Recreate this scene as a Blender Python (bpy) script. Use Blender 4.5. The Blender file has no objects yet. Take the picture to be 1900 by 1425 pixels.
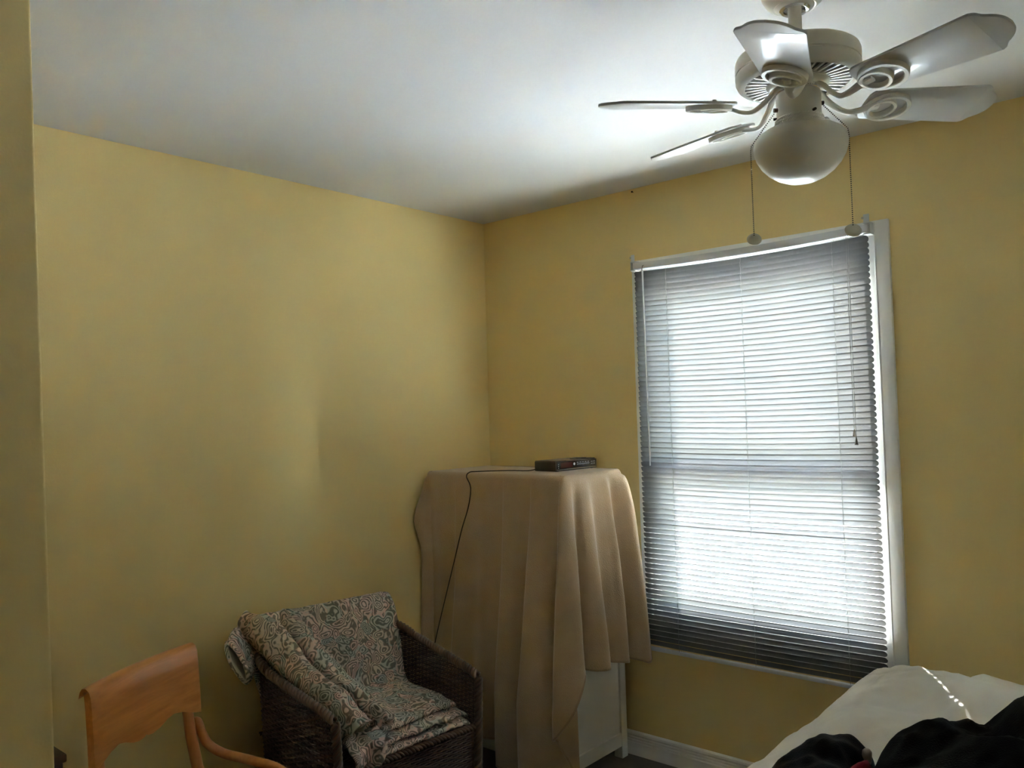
import bpy, bmesh, math, random
import numpy as np
from mathutils import Vector, Matrix, noise

random.seed(7)
SC = bpy.context.scene
COL = SC.collection
R = math.radians

# ------------------------------------------------------------------ camera
cam_data = bpy.data.cameras.new('camera')
cam_data.sensor_fit = 'HORIZONTAL'
cam_data.sensor_width = 36.0
cam_data.lens = 1530.758 / 1900.0 * 36.0
cam_data.clip_start = 0.02
cam = bpy.data.objects.new('camera', cam_data)
COL.objects.link(cam)
CAM = Vector((2.8141, -3.0392, 1.4818))
YAW, PITCH, ROLL = -0.717795, 0.035307, -0.0297065
_f = Vector((math.sin(YAW) * math.cos(PITCH), math.cos(YAW) * math.cos(PITCH), math.sin(PITCH)))
_r = Vector((math.cos(YAW), -math.sin(YAW), 0))
_u = _r.cross(_f)
RGT = _r * math.cos(ROLL) + _u * math.sin(ROLL)
UPV = -_r * math.sin(ROLL) + _u * math.cos(ROLL)
FWD = _f
m3 = Matrix((RGT, UPV, -FWD)).transposed()
cam.matrix_world = Matrix.Translation(CAM) @ m3.to_4x4()
SC.camera = cam

# ------------------------------------------------------------------ light
SUN_AZ, SUN_EL = R(28), R(23)
SUN_DIR = Vector((math.sin(SUN_AZ) * math.cos(SUN_EL), -math.cos(SUN_AZ) * math.cos(SUN_EL), -math.sin(SUN_EL)))
world = bpy.data.worlds.new('world')
SC.world = world
world.use_nodes = True
wn = world.node_tree
wn.nodes.clear()
w_out = wn.nodes.new('ShaderNodeOutputWorld')
w_bg = wn.nodes.new('ShaderNodeBackground')
w_sky = wn.nodes.new('ShaderNodeTexSky')
w_sky.sky_type = 'NISHITA'
w_sky.sun_disc = False
w_sky.sun_elevation = SUN_EL
w_sky.sun_rotation = R(180 + 28)
w_sky.altitude = 200
w_sky.air_density = 1.3
w_sky.dust_density = 2.5
w_bg.inputs['Strength'].default_value = SKY_STR = 7.2
w_mul = wn.nodes.new('ShaderNodeMix')          # white balance of the hazy winter sky
w_mul.data_type = 'RGBA'
w_mul.blend_type = 'MULTIPLY'
w_mul.inputs['Factor'].default_value = 1.0
w_mul.inputs['B'].default_value = (1.0, 0.91, 0.805, 1)
wn.links.new(w_sky.outputs['Color'], w_mul.inputs['A'])
wn.links.new(w_mul.outputs['Result'], w_bg.inputs['Color'])
wn.links.new(w_bg.outputs['Background'], w_out.inputs['Surface'])

sun_data = bpy.data.lights.new('sun', 'SUN')
sun_data.energy = 10.0
sun_data.angle = R(0.53)
sun_data.color = (1.0, 0.95, 0.88)
sun = bpy.data.objects.new('sun', sun_data)
COL.objects.link(sun)
sun.location = (0, 8, 6)
sun.rotation_euler = SUN_DIR.to_track_quat('-Z', 'Y').to_euler()

SC.view_settings.view_transform = 'Standard'
SC.view_settings.look = 'None'
SC.view_settings.gamma = 1.0
SC.view_settings.use_curve_mapping = False
SC.view_settings.exposure = 3.03
SC.cycles.max_bounces = 14
SC.cycles.diffuse_bounces = 8
SC.cycles.transmission_bounces = 8
SC.cycles.transparent_max_bounces = 24
SC.cycles.sample_clamp_indirect = 12.0


# ------------------------------------------------------------------ helpers
def tag(o, label=None, cat=None, group=None, kind=None):
    if label: o['label'] = label
    if cat: o['category'] = cat
    if group: o['group'] = group
    if kind: o['kind'] = kind
    return o


def empty(name, loc=(0, 0, 0), rz=0.0, **k):
    o = bpy.data.objects.new(name, None)
    COL.objects.link(o)
    o.empty_display_size = 0.1
    o.location = loc
    o.rotation_euler = (0, 0, rz)
    return tag(o, **k)


def obj(name, mesh, mat=None, parent=None, smooth=None, **k):
    """mesh: a Mesh, a bmesh or (verts, faces)"""
    if isinstance(mesh, bmesh.types.BMesh):
        me = bpy.data.meshes.new(name)
        mesh.normal_update()
        mesh.to_mesh(me)
        mesh.free()
    elif isinstance(mesh, tuple):
        me = bpy.data.meshes.new(name)
        me.from_pydata([tuple(v) for v in mesh[0]], [], mesh[1])
        me.validate()
        me.update()
    else:
        me = mesh
    if mat is not None and not me.materials:
        me.materials.append(mat)
    if smooth is not None:
        me.polygons.foreach_set('use_smooth', [True] * len(me.polygons))
        if smooth < 180:
            me.set_sharp_from_angle(angle=R(smooth))
    o = bpy.data.objects.new(name, me)
    COL.objects.link(o)
    if parent is not None:
        o.parent = parent
    return tag(o, **k)


def add_box(bm, x0, x1, y0, y1, z0, z1, bev=0.0, seg=2, mat=None):
    vs = [bm.verts.new((x, y, z)) for x in (x0, x1) for y in (y0, y1) for z in (z0, z1)]
    idx = [(0, 1, 3, 2), (4, 6, 7, 5), (0, 4, 5, 1), (2, 3, 7, 6), (0, 2, 6, 4), (1, 5, 7, 3)]
    fs = [bm.faces.new([vs[i] for i in f]) for f in idx]
    if bev > 0:
        es = list({e for f in fs for e in f.edges})
        r = bmesh.ops.bevel(bm, geom=es, offset=bev, segments=seg, profile=0.5, affect='EDGES')
    if mat is not None:
        bmesh.ops.transform(bm, matrix=mat, verts=[v for v in bm.verts if v in set(vs) or True])
    return bm


def box(x0, x1, y0, y1, z0, z1, bev=0.0, seg=2):
    return add_box(bmesh.new(), x0, x1, y0, y1, z0, z1, bev, seg)


def lathe(profile, seg=48, cx=0, cy=0, cap=True):
    """profile: list of (r, z) from one end to the other"""
    vs, fs = [], []
    n = len(profile)
    for r, z in profile:
        for k in range(seg):
            a = 2 * math.pi * k / seg
            vs.append((cx + r * math.cos(a), cy + r * math.sin(a), z))
    for i in range(n - 1):
        for k in range(seg):
            k2 = (k + 1) % seg
            fs.append((i * seg + k, i * seg + k2, (i + 1) * seg + k2, (i + 1) * seg + k))
    if cap:
        if profile[0][0] > 1e-4: fs.append(tuple(range(seg))[::-1])
        if profile[-1][0] > 1e-4: fs.append(tuple((n - 1) * seg + k for k in range(seg)))
    return vs, fs


def frames(pts):
    pts = [Vector(p) for p in pts]
    T = []
    for i in range(len(pts)):
        a = pts[max(i - 1, 0)]; b = pts[min(i + 1, len(pts) - 1)]
        T.append((b - a).normalized())
    up = Vector((0, 0, 1)) if abs(T[0].z) < 0.9 else Vector((1, 0, 0))
    N = (up - T[0] * up.dot(T[0])).normalized()
    out = []
    for t in T:
        N = (N - t * N.dot(t)).normalized()
        out.append((t, N, t.cross(N)))
    return pts, out


def tube(pts, r, seg=8, ry=None, closed_ends=True):
    """r: number or list; ry: second half-axis for flat sections"""
    P, F = frames(pts)
    n = len(P)
    rr = r if isinstance(r, (list, tuple)) else [r] * n
    r2 = ry if isinstance(ry, (list, tuple)) else [ry] * n
    vs, fs = [], []
    for i, (p, (t, N, B)) in enumerate(zip(P, F)):
        b = r2[i] if r2[i] is not None else rr[i]
        for k in range(seg):
            a = 2 * math.pi * k / seg
            vs.append(p + N * (rr[i] * math.cos(a)) + B * (b * math.sin(a)))
    for i in range(n - 1):
        for k in range(seg):
            k2 = (k + 1) % seg
            fs.append((i * seg + k, i * seg + k2, (i + 1) * seg + k2, (i + 1) * seg + k))
    if closed_ends:
        fs.append(tuple(range(seg))[::-1])
        fs.append(tuple((n - 1) * seg + k for k in range(seg)))
    return vs, fs


def join(*parts):
    vs, fs = [], []
    for v, f in parts:
        o = len(vs)
        vs += list(v)
        fs += [tuple(i + o for i in q) for q in f]
    return vs, fs


def boxp(x0, x1, y0, y1, z0, z1):
    vs = [(x, y, z) for x in (x0, x1) for y in (y0, y1) for z in (z0, z1)]
    return vs, [(0, 1, 3, 2), (4, 6, 7, 5), (0, 4, 5, 1), (2, 3, 7, 6), (0, 2, 6, 4), (1, 5, 7, 3)]


def xf(part, M):
    return [M @ Vector(v) for v in part[0]], part[1]


def grid(fn, nu, nv):
    vs = [fn(i / (nu - 1), j / (nv - 1)) for i in range(nu) for j in range(nv)]
    fs = [(i * nv + j, (i + 1) * nv + j, (i + 1) * nv + j + 1, i * nv + j + 1)
          for i in range(nu - 1) for j in range(nv - 1)]
    return vs, fs


def catmull(pts, n):
    """n samples through control points (any dimension)"""
    P = np.array([list(p) for p in pts], float)
    m = len(P)
    out = []
    for s in np.linspace(0, m - 1, n):
        i = min(int(s), m - 2)
        t = s - i
        p0 = P[max(i - 1, 0)]; p1 = P[i]; p2 = P[i + 1]; p3 = P[min(i + 2, m - 1)]
        out.append(0.5 * ((2 * p1) + (-p0 + p2) * t + (2 * p0 - 5 * p1 + 4 * p2 - p3) * t * t
                          + (-p0 + 3 * p1 - 3 * p2 + p3) * t ** 3))
    return np.array(out)


def fnoise(x, y, z=0.0, s=1.0):
    return noise.noise(Vector((x * s, y * s, z * s)))


def smooth01(t):
    t = min(1.0, max(0.0, t))
    return t * t * (3 - 2 * t)


def interp(x, xs, ys):
    return float(np.interp(x, xs, ys))


def add_mod(o, kind, **k):
    m = o.modifiers.new(kind.lower(), kind)
    for a, b in k.items():
        setattr(m, a, b)
    return m


# ------------------------------------------------------------------ materials
def mat_new(name):
    m = bpy.data.materials.new(name)
    m.use_nodes = True
    nt = m.node_tree
    b = nt.nodes['Principled BSDF']
    return m, nt, b


def plain(name, col, rough=0.5, vary=0.06, scale=8.0, bump=0.0, bscale=60.0, metal=0.0, spec=0.5, coat=0.0, sheen=0.0):
    """one colour with a little procedural variation and fine relief"""
    m, nt, b = mat_new(name)
    N, L = nt.nodes, nt.links
    tc = N.new('ShaderNodeTexCoord')
    nz = N.new('ShaderNodeTexNoise')
    nz.inputs['Scale'].default_value = scale
    nz.inputs['Detail'].default_value = 4
    L.new(tc.outputs['Object'], nz.inputs['Vector'])
    mx = N.new('ShaderNodeMix'); mx.data_type = 'RGBA'
    mx.inputs['A'].default_value = (*[c * (1 - vary) for c in col], 1)
    mx.inputs['B'].default_value = (*[min(1, c * (1 + vary)) for c in col], 1)
    L.new(nz.outputs['Fac'], mx.inputs['Factor'])
    L.new(mx.outputs['Result'], b.inputs['Base Color'])
    b.inputs['Roughness'].default_value = rough
    b.inputs['Metallic'].default_value = metal
    b.inputs['Specular IOR Level'].default_value = spec
    b.inputs['Coat Weight'].default_value = coat
    b.inputs['Sheen Weight'].default_value = sheen
    if bump > 0:
        n2 = N.new('ShaderNodeTexNoise')
        n2.inputs['Scale'].default_value = bscale
        n2.inputs['Detail'].default_value = 3
        L.new(tc.outputs['Object'], n2.inputs['Vector'])
        bp = N.new('ShaderNodeBump')
        bp.inputs['Strength'].default_value = bump
        bp.inputs['Distance'].default_value = 0.004
        L.new(n2.outputs['Fac'], bp.inputs['Height'])
        L.new(bp.outputs['Normal'], b.inputs['Normal'])
    return m


def wood(name, dark, light, rough=0.35, scale=3.0, axis='Y', coat=0.3):
    m, nt, b = mat_new(name)
    N, L = nt.nodes, nt.links
    tc = N.new('ShaderNodeTexCoord')
    mp = N.new('ShaderNodeMapping')
    sc = {'X': (1, 12, 12), 'Y': (12, 1, 12), 'Z': (12, 12, 1)}[axis]
    mp.inputs['Scale'].default_value = sc
    L.new(tc.outputs['Object'], mp.inputs['Vector'])
    nz = N.new('ShaderNodeTexNoise')
    nz.inputs['Scale'].default_value = scale
    nz.inputs['Detail'].default_value = 7
    nz.inputs['Roughness'].default_value = 0.65
    nz.inputs['Distortion'].default_value = 0.6
    L.new(mp.outputs['Vector'], nz.inputs['Vector'])
    cr = N.new('ShaderNodeValToRGB')
    cr.color_ramp.elements[0].position = 0.32
    cr.color_ramp.elements[0].color = (*dark, 1)
    cr.color_ramp.elements[1].position = 0.68
    cr.color_ramp.elements[1].color = (*light, 1)
    L.new(nz.outputs['Fac'], cr.inputs['Fac'])
    L.new(cr.outputs['Color'], b.inputs['Base Color'])
    b.inputs['Roughness'].default_value = rough
    b.inputs['Coat Weight'].default_value = coat
    b.inputs['Coat Roughness'].default_value = 0.25
    bp = N.new('ShaderNodeBump')
    bp.inputs['Strength'].default_value = 0.12
    bp.inputs['Distance'].default_value = 0.002
    L.new(nz.outputs['Fac'], bp.inputs['Height'])
    L.new(bp.outputs['Normal'], b.inputs['Normal'])
    return m


MAT = {}
MAT['wall'] = plain('wall_paint', (0.80, 0.63, 0.29), 0.55, 0.025, 1.2, 0.12, 180, spec=0.3)
MAT['ceiling'] = plain('ceiling_paint', (0.635, 0.625, 0.60), 0.7, 0.02, 1.5, 0.1, 120, spec=0.2)
MAT['trim'] = plain('trim_paint', (0.80, 0.79, 0.76), 0.35, 0.03, 5)
MAT['carpet'] = plain('carpet', (0.115, 0.085, 0.070), 0.95, 0.35, 40, 1.0, 300, spec=0.1, sheen=0.3)
MAT['snow'] = plain('snow', (0.82, 0.83, 0.85), 0.9, 0.06, 0.7, spec=0.1)
MAT['fan'] = plain('fan_enamel', (0.80, 0.785, 0.72), 0.32, 0.02, 6)
MAT['fan_blade'] = plain('fan_blade', (0.60, 0.60, 0.585), 0.34, 0.02, 5, coat=0.3)
MAT['dark_slot'] = plain('dark_slot', (0.03, 0.03, 0.03), 0.7, 0.1)
MAT['chain'] = plain('chain_metal', (0.07, 0.055, 0.045), 0.35, 0.1, metal=0.85)
MAT['bright_metal'] = plain('bright_metal', (0.75, 0.75, 0.75), 0.18, 0.05, metal=1.0)
MAT['pendant'] = plain('pendant', (0.50, 0.46, 0.36), 0.4, 0.05, 60)
MAT['cord'] = plain('cord', (0.20, 0.195, 0.19), 0.8, 0.05, 200)
MAT['tassel'] = plain('tassel', (0.45, 0.40, 0.34), 0.5, 0.05)
MAT['headrail'] = plain('headrail_enamel', (0.62, 0.63, 0.65), 0.35, 0.02)
MAT['bracket'] = plain('bracket_plastic', (0.62, 0.62, 0.62), 0.3, 0.05)


def slat_material():
    m, nt, b = mat_new('blind_slat')
    N, L = nt.nodes, nt.links
    nt.nodes.remove(b)
    out = nt.nodes['Material Output']
    tc = N.new('ShaderNodeTexCoord')
    nz = N.new('ShaderNodeTexNoise')
    nz.inputs['Scale'].default_value = 9
    L.new(tc.outputs['Object'], nz.inputs['Vector'])
    cr = N.new('ShaderNodeValToRGB')
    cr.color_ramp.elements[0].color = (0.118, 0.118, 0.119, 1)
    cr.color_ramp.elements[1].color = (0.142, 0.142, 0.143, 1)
    L.new(nz.outputs['Fac'], cr.inputs['Fac'])
    df = N.new('ShaderNodeBsdfDiffuse')
    L.new(cr.outputs['Color'], df.inputs['Color'])
    tr = N.new('ShaderNodeBsdfTranslucent')
    tr.inputs['Color'].default_value = (0.93, 0.91, 0.90, 1)
    mx = N.new('ShaderNodeMixShader')
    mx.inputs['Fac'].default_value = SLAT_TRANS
    L.new(df.outputs['BSDF'], mx.inputs[1]); L.new(tr.outputs['BSDF'], mx.inputs[2])
    gl = N.new('ShaderNodeBsdfGlossy')
    gl.inputs['Roughness'].default_value = 0.35
    mx2 = N.new('ShaderNodeMixShader')
    mx2.inputs['Fac'].default_value = 0.02
    L.new(mx.outputs['Shader'], mx2.inputs[1]); L.new(gl.outputs['BSDF'], mx2.inputs[2])
    L.new(mx2.outputs['Shader'], out.inputs['Surface'])
    return m


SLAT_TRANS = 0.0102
MAT['slat'] = slat_material()


def pane_material():
    m, nt, b = mat_new('window_glass')
    N, L = nt.nodes, nt.links
    nt.nodes.remove(b)
    out = nt.nodes['Material Output']
    t = N.new('ShaderNodeBsdfTransparent'); t.inputs['Color'].default_value = (0.95, 0.97, 0.97, 1)
    g = N.new('ShaderNodeBsdfGlossy'); g.inputs['Roughness'].default_value = 0.02
    fr = N.new('ShaderNodeFresnel'); fr.inputs['IOR'].default_value = 1.45
    mx = N.new('ShaderNodeMixShader')
    L.new(fr.outputs['Fac'], mx.inputs['Fac'])
    L.new(t.outputs['BSDF'], mx.inputs[1]); L.new(g.outputs['BSDF'], mx.inputs[2])
    L.new(mx.outputs['Shader'], out.inputs['Surface'])
    return m


MAT['pane'] = pane_material()


def shade_material():
    m, nt, b = mat_new('frosted_glass')
    N, L = nt.nodes, nt.links
    tc = N.new('ShaderNodeTexCoord')
    nz = N.new('ShaderNodeTexNoise'); nz.inputs['Scale'].default_value = 12
    L.new(tc.outputs['Object'], nz.inputs['Vector'])
    cr = N.new('ShaderNodeValToRGB')
    cr.color_ramp.elements[0].color = (0.84, 0.83, 0.78, 1)
    cr.color_ramp.elements[1].color = (0.88, 0.87, 0.83, 1)
    L.new(nz.outputs['Fac'], cr.inputs['Fac'])
    L.new(cr.outputs['Color'], b.inputs['Base Color'])
    b.inputs['Roughness'].default_value = 0.28
    b.inputs['Coat Weight'].default_value = 0.4
    b.inputs['Coat Roughness'].default_value = 0.2
    b.inputs['Subsurface Weight'].default_value = 0.35
    b.inputs['Subsurface Radius'].default_value = (0.02, 0.02, 0.02)
    return m


MAT['shade'] = shade_material()

# ------------------------------------------------------------------ room shell
H = 2.44
RX, BY = 4.35, -4.7           # right wall, wall behind the camera
WX0, WX1, WZ0, WZ1 = 0.925, 1.865, 0.60, 2.062   # window opening
TH = 0.14

tag(obj('floor', boxp(-0.2, RX + 0.2, BY - 0.2, 0.0, -0.12, 0.0), MAT['carpet']), 'dark brown carpet floor of the bedroom', kind='structure')
tag(obj('ceiling', boxp(-0.2, RX + 0.2, BY - 0.2, TH, H, H + 0.15), MAT['ceiling']), 'plain white painted ceiling', kind='structure')
tag(obj('wall_left', boxp(-TH, 0, BY - 0.2, TH, 0, H), MAT['wall']), 'yellow painted wall behind the two chairs', kind='structure')
tag(obj('wall_window', join(boxp(0, WX0, 0, TH, -0.12, H), boxp(WX1, RX, 0, TH, -0.12, H),
                            boxp(WX0, WX1, 0, TH, -0.12, WZ0), boxp(WX0, WX1, 0, TH, WZ1, H)), MAT['wall']),
    'yellow painted wall around the window', kind='structure')
FWY0, FWY1, FWZ0, FWZ1 = -1.55, -0.55, 0.75, 2.05      # opening for an added, unseen fill-light window, its shade drawn
tag(obj('wall_right', join(boxp(RX, RX + TH, BY - 0.2, FWY0, 0, H), boxp(RX, RX + TH, FWY1, TH, 0, H),
                           boxp(RX, RX + TH, FWY0, FWY1, 0, FWZ0), boxp(RX, RX + TH, FWY0, FWY1, FWZ1, H)), MAT['wall']),
    'yellow painted wall beyond the bed', kind='structure')
tag(obj('wall_back', boxp(0, RX, BY - TH, BY, 0, H), MAT['wall']), 'yellow painted wall behind the viewer', kind='structure')
# closet bump-out whose rounded corner closes the view on the left
closet_bm = box(0.0005, 1.24, BY + 0.0005, -2.494, 0.0005, H - 0.0005, 0.006, 3)
for v in closet_bm.verts:            # the old wall leans a little
    if v.co.y > -3.0:
        v.co.y += (-2.5039 + 2.494) + (-2.4757 - -2.5039) * (2.240 - v.co.z) / (2.240 - 0.888)
tag(obj('wall_closet', closet_bm, MAT['wall'], smooth=40),
    'yellow closet wall with rounded corner at the far left', kind='structure')

# baseboards: a moulded profile swept along the wall
BB = [(0, 0), (-0.016, 0), (-0.016, 0.052), (-0.012, 0.056), (-0.0125, 0.062), (-0.0085, 0.066), (-0.0095, 0.072),
      (-0.0065, 0.077), (-0.0085, 0.081), (-0.013, 0.085), (-0.012, 0.094), (-0.005, 0.099), (0, 0.099)]


def baseboard(name, label, P0, P1, nrm):
    vs = []
    for P in (P0, P1):
        for d, z in BB:
            vs.append((P[0] - nrm[0] * d, P[1] - nrm[1] * d, z))
    n = len(BB)
    fs = [(i, i + 1, n + i + 1, n + i) for i in range(n - 1)] + [tuple(range(n)), tuple(range(n, 2 * n))[::-1]]
    tag(obj(name, (vs, fs), MAT['trim']), label, kind='structure')


baseboard('baseboard_window', 'white moulded baseboard under the window wall', (0, 0), (RX, 0), (0, -1))
baseboard('baseboard_left', 'white moulded baseboard along the left wall', (0, -2.28), (0, -0.02), (1, 0))

# outdoors: snow-covered ground that throws the low sun up into the room
tag(obj('snowy_ground', boxp(-40, 44, -40, 60, -0.9, -0.7), MAT['snow']), 'bright snow covered ground outside the window', kind='structure')

# ------------------------------------------------------------------ window
win = empty('window_1', (1.41, 0, 0.6), kind='structure', label='white double hung window behind the closed blind')
WO = Vector((1.41, 0, 0.6))


def wpart(name, mesh, mat='trim', parent=None, **k):
    o = obj(name, mesh, MAT[mat], None, **k)
    o.parent = parent or win
    if parent is None or parent is win:
        o.matrix_parent_inverse = Matrix.Translation(-WO)
    return o


# casing boards on the wall, mitred look by butting under the head
wpart('casing', box(0.882, WX0, -0.020, 0.0, 0.525, 2.121, 0.003), smooth=40)
wpart('casing', box(WX1, 1.936, -0.020, 0.0, 0.525, 2.121, 0.003), smooth=40)
wpart('casing', box(WX0, WX1, -0.0195, 0.0, WZ1, 2.1205, 0.003), smooth=40)
wpart('casing', box(WX0, WX1, -0.0195, 0.0, 0.5255, WZ0, 0.003), smooth=40)
# raised bead along the casing
for x in (WX0 - 0.022, WX1 + 0.024):
    wpart('bead', tube([(x, -0.0195, 0.53), (x, -0.0195, 2.115)], 0.0035, 10), smooth=60)
# jamb lining
jm = join(boxp(WX0, WX0 + 0.012, 0.0, TH, WZ0, WZ1), boxp(WX1 - 0.012, WX1, 0, TH, WZ0, WZ1),
          boxp(WX0 + 0.012, WX1 - 0.012, 0, TH, WZ1 - 0.012, WZ1), boxp(WX0 + 0.012, WX1 - 0.012, 0, TH + 0.03, WZ0, WZ0 + 0.015))
wpart('jamb', jm)


def sash(y0, y1, z0, z1, gx0, gx1, gz0, gz1):
    x0, x1 = WX0 + 0.013, WX1 - 0.013
    s = wpart('sash', join(boxp(x0, gx0, y0, y1, z0, z1), boxp(gx1, x1, y0, y1, z0, z1),
                           boxp(gx0, gx1, y0, y1, z0, gz0), boxp(gx0, gx1, y0, y1, gz1, z1)))
    g = obj('pane', boxp(gx0, gx1, (y0 + y1) / 2 - 0.002, (y0 + y1) / 2 + 0.002, gz0, gz1), MAT['pane'])
    g.parent = s
    return s


sash(0.080, 0.112, 1.230, WZ1 - 0.014, 1.006, 1.790, 1.285, 1.986)
sash(0.045, 0.077, WZ0 + 0.016, 1.288, 1.012, 1.829, 0.690, 1.236)

# ---- added window out of view, its glowing shade fills the dim side
def fill_cloth():
    m, nt, b = mat_new('fill_shade_cloth')
    N, L = nt.nodes, nt.links
    nt.nodes.remove(b)
    out = nt.nodes['Material Output']
    tc = N.new('ShaderNodeTexCoord')
    nz = N.new('ShaderNodeTexNoise'); nz.inputs['Scale'].default_value = 60
    L.new(tc.outputs['Object'], nz.inputs['Vector'])
    cr = N.new('ShaderNodeValToRGB')
    cr.color_ramp.elements[0].color = (0.62, 0.58, 0.50, 1)
    cr.color_ramp.elements[1].color = (0.70, 0.66, 0.58, 1)
    L.new(nz.outputs['Fac'], cr.inputs['Fac'])
    d = N.new('ShaderNodeBsdfDiffuse'); L.new(cr.outputs['Color'], d.inputs['Color'])
    t = N.new('ShaderNodeBsdfTranslucent'); t.inputs['Color'].default_value = (0.95, 0.87, 0.74, 1)
    mx = N.new('ShaderNodeMixShader'); mx.inputs['Fac'].default_value = FILL_TRANS
    L.new(d.outputs['BSDF'], mx.inputs[1]); L.new(t.outputs['BSDF'], mx.inputs[2])
    L.new(mx.outputs['Shader'], out.inputs['Surface'])
    return m


FILL_TRANS = 0.021  # daylight the added shade lets through as fill
MAT['fill_cloth'] = fill_cloth()
win_fill = empty('window_fill', (RX, -1.05, 0.75), kind='structure', label='added unseen fill window with drawn cream shade right of the bed')
_o2 = Matrix.Translation((-RX, 1.05, -0.75))


def fill_part(name, mesh, mat='trim', parent=None):
    o = obj(name, mesh, MAT[mat])
    o.parent = parent or win_fill
    if parent is None:
        o.matrix_parent_inverse = _o2
    return o


for _p in (boxp(RX - 0.02, RX, FWY0 - 0.07, FWY0, FWZ0 - 0.07, FWZ1 + 0.07), boxp(RX - 0.02, RX, FWY1, FWY1 + 0.07, FWZ0 - 0.07, FWZ1 + 0.07),
           boxp(RX - 0.02, RX, FWY0, FWY1, FWZ1, FWZ1 + 0.07), boxp(RX - 0.035, RX, FWY0, FWY1, FWZ0 - 0.07, FWZ0)):
    fill_part('casing', _p)
for _z0, _z1, _x in ((FWZ0, 1.42, RX + 0.060), (1.385, FWZ1, RX + 0.095)):
    _s = fill_part('sash', join(boxp(_x, _x + 0.03, FWY0, FWY0 + 0.045, _z0, _z1), boxp(_x, _x + 0.03, FWY1 - 0.045, FWY1, _z0, _z1),
                             boxp(_x, _x + 0.03, FWY0 + 0.045, FWY1 - 0.045, _z0, _z0 + 0.045), boxp(_x, _x + 0.03, FWY0 + 0.045, FWY1 - 0.045, _z1 - 0.04, _z1)))
    fill_part('pane', boxp(_x + 0.013, _x + 0.017, FWY0 + 0.045, FWY1 - 0.045, _z0 + 0.045, _z1 - 0.04), 'pane', parent=_s)
fill_part('fill_shade', ([(RX + 0.02, FWY0, FWZ0), (RX + 0.02, FWY1, FWZ0), (RX + 0.02, FWY1, FWZ1), (RX + 0.02, FWY0, FWZ1)], [(0, 1, 2, 3)]), 'fill_cloth')
fill_part('fill_roller', tube([(RX + 0.030, FWY0 + 0.002, FWZ1 - 0.020), (RX + 0.030, FWY1 - 0.002, FWZ1 - 0.020)], 0.018, 14))

# ------------------------------------------------------------------ mini blind
BX0, BX1 = 0.914, 1.8784
BYC = -0.048
blind = empty('window_blind', (1.393, BYC, 2.09), label='white horizontal mini blind closed over the window', cat='blind')
BO = Vector((1.393, BYC, 2.09))


def bpart(name, mesh, mat, **k):
    o = obj(name, mesh, MAT[mat], None, **k)
    o.parent = blind
    o.matrix_parent_inverse = Matrix.Translation(-BO)
    return o


def sag(x, z):
    u = (x - BX0) / (BX1 - BX0)
    return -0.010 * 4 * u * (1 - u) * (0.35 + 0.65 * smooth01((z - 0.5) / 1.4))


def headrail():
    prof = [(-0.014, 0.028), (-0.014, 0.003), (-0.011, 0.0), (0.011, 0.0), (0.014, 0.003), (0.014, 0.028),
            (0.012, 0.028), (0.012, 0.004), (-0.012, 0.004), (-0.012, 0.028)]
    n = len(prof); vs = []; fs = []
    N = 25
    for i in range(N):
        x = BX0 + (BX1 - BX0) * i / (N - 1)
        for y, z in prof:
            vs.append((x, BYC + 0.004 + y, 2.077 + z + sag(x, 2.09)))
    for i in range(N - 1):
        for k in range(n):
            k2 = (k + 1) % n
            fs.append((i * n + k, (i + 1) * n + k, (i + 1) * n + k2, i * n + k2))
    fs.append(tuple(range(n))); fs.append(tuple((N - 1) * n + k for k in range(n))[::-1])
    return vs, fs


bpart('headrail', headrail(), 'headrail', smooth=30)

LADDERS = (1.070, 1.400, 1.752)
PITCH_Z, SLAT_W, TILT = 0.0212, 0.0255, R(62.8)
Z_TOP = 2.056
NSL = 74


def slat_mesh(sagz, seed):
    """one crowned slat: inside edge up, with rounded ends and a cord slot"""
    rnd = random.Random(seed)
    xs = [BX0 + 0.0005, BX0 + 0.0025, BX0 + 0.006, BX0 + 0.011]
    k = 14
    xs += [BX0 + 0.011 + (BX1 - BX0 - 0.022) * (i + 1) / (k + 1) for i in range(k)]
    xs += [BX1 - 0.011, BX1 - 0.006, BX1 - 0.0025, BX1 - 0.0005]
    ws = [0.34, 0.66, 0.88, 1.0] + [1.0] * k + [1.0, 0.88, 0.66, 0.34]
    nv = 5
    vs = []; fs = []
    wob = rnd.uniform(-0.015, 0.015)
    for x, wd in zip(xs, ws):
        for j in range(nv):
            s = (j / (nv - 1) - 0.5)
            a = s * SLAT_W * wd                      # across the slat, + towards the room
            c = 0.0022 * (1 - (2 * s) ** 2)          # crown
            t = TILT + wob
            # in the (towards room = -y, up = z) plane
            ry = a * math.cos(t) + c * -math.sin(t)
            rz = a * math.sin(t) + c * math.cos(t)
            vs.append((x - 1.393, -ry, rz + sag(x, sagz)))
    n = len(xs)
    for i in range(n - 1):
        for j in range(nv - 1):
            fs.append((i * nv + j, (i + 1) * nv + j, (i + 1) * nv + j + 1, i * nv + j + 1))
    me = bpy.data.meshes.new('slat')
    me.from_pydata(vs, [], fs)
    me.polygons.foreach_set('use_smooth', [True] * len(me.polygons))
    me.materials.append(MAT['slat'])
    return me


rs = random.Random(3)
slat_pool = {}
for i in range(NSL):
    z = Z_TOP - i * PITCH_Z
    key = (int((z - 0.4) / 0.3), i % 3)
    if key not in slat_pool:
        slat_pool[key] = slat_mesh(0.55 + 0.3 * key[0], i)
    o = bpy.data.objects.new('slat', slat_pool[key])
    COL.objects.link(o)
    o.parent = blind
    o.location = (rs.uniform(-0.0006, 0.0006), 0, z - 2.09)
Z_BOT = Z_TOP - NSL * PITCH_Z + 0.004

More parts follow.
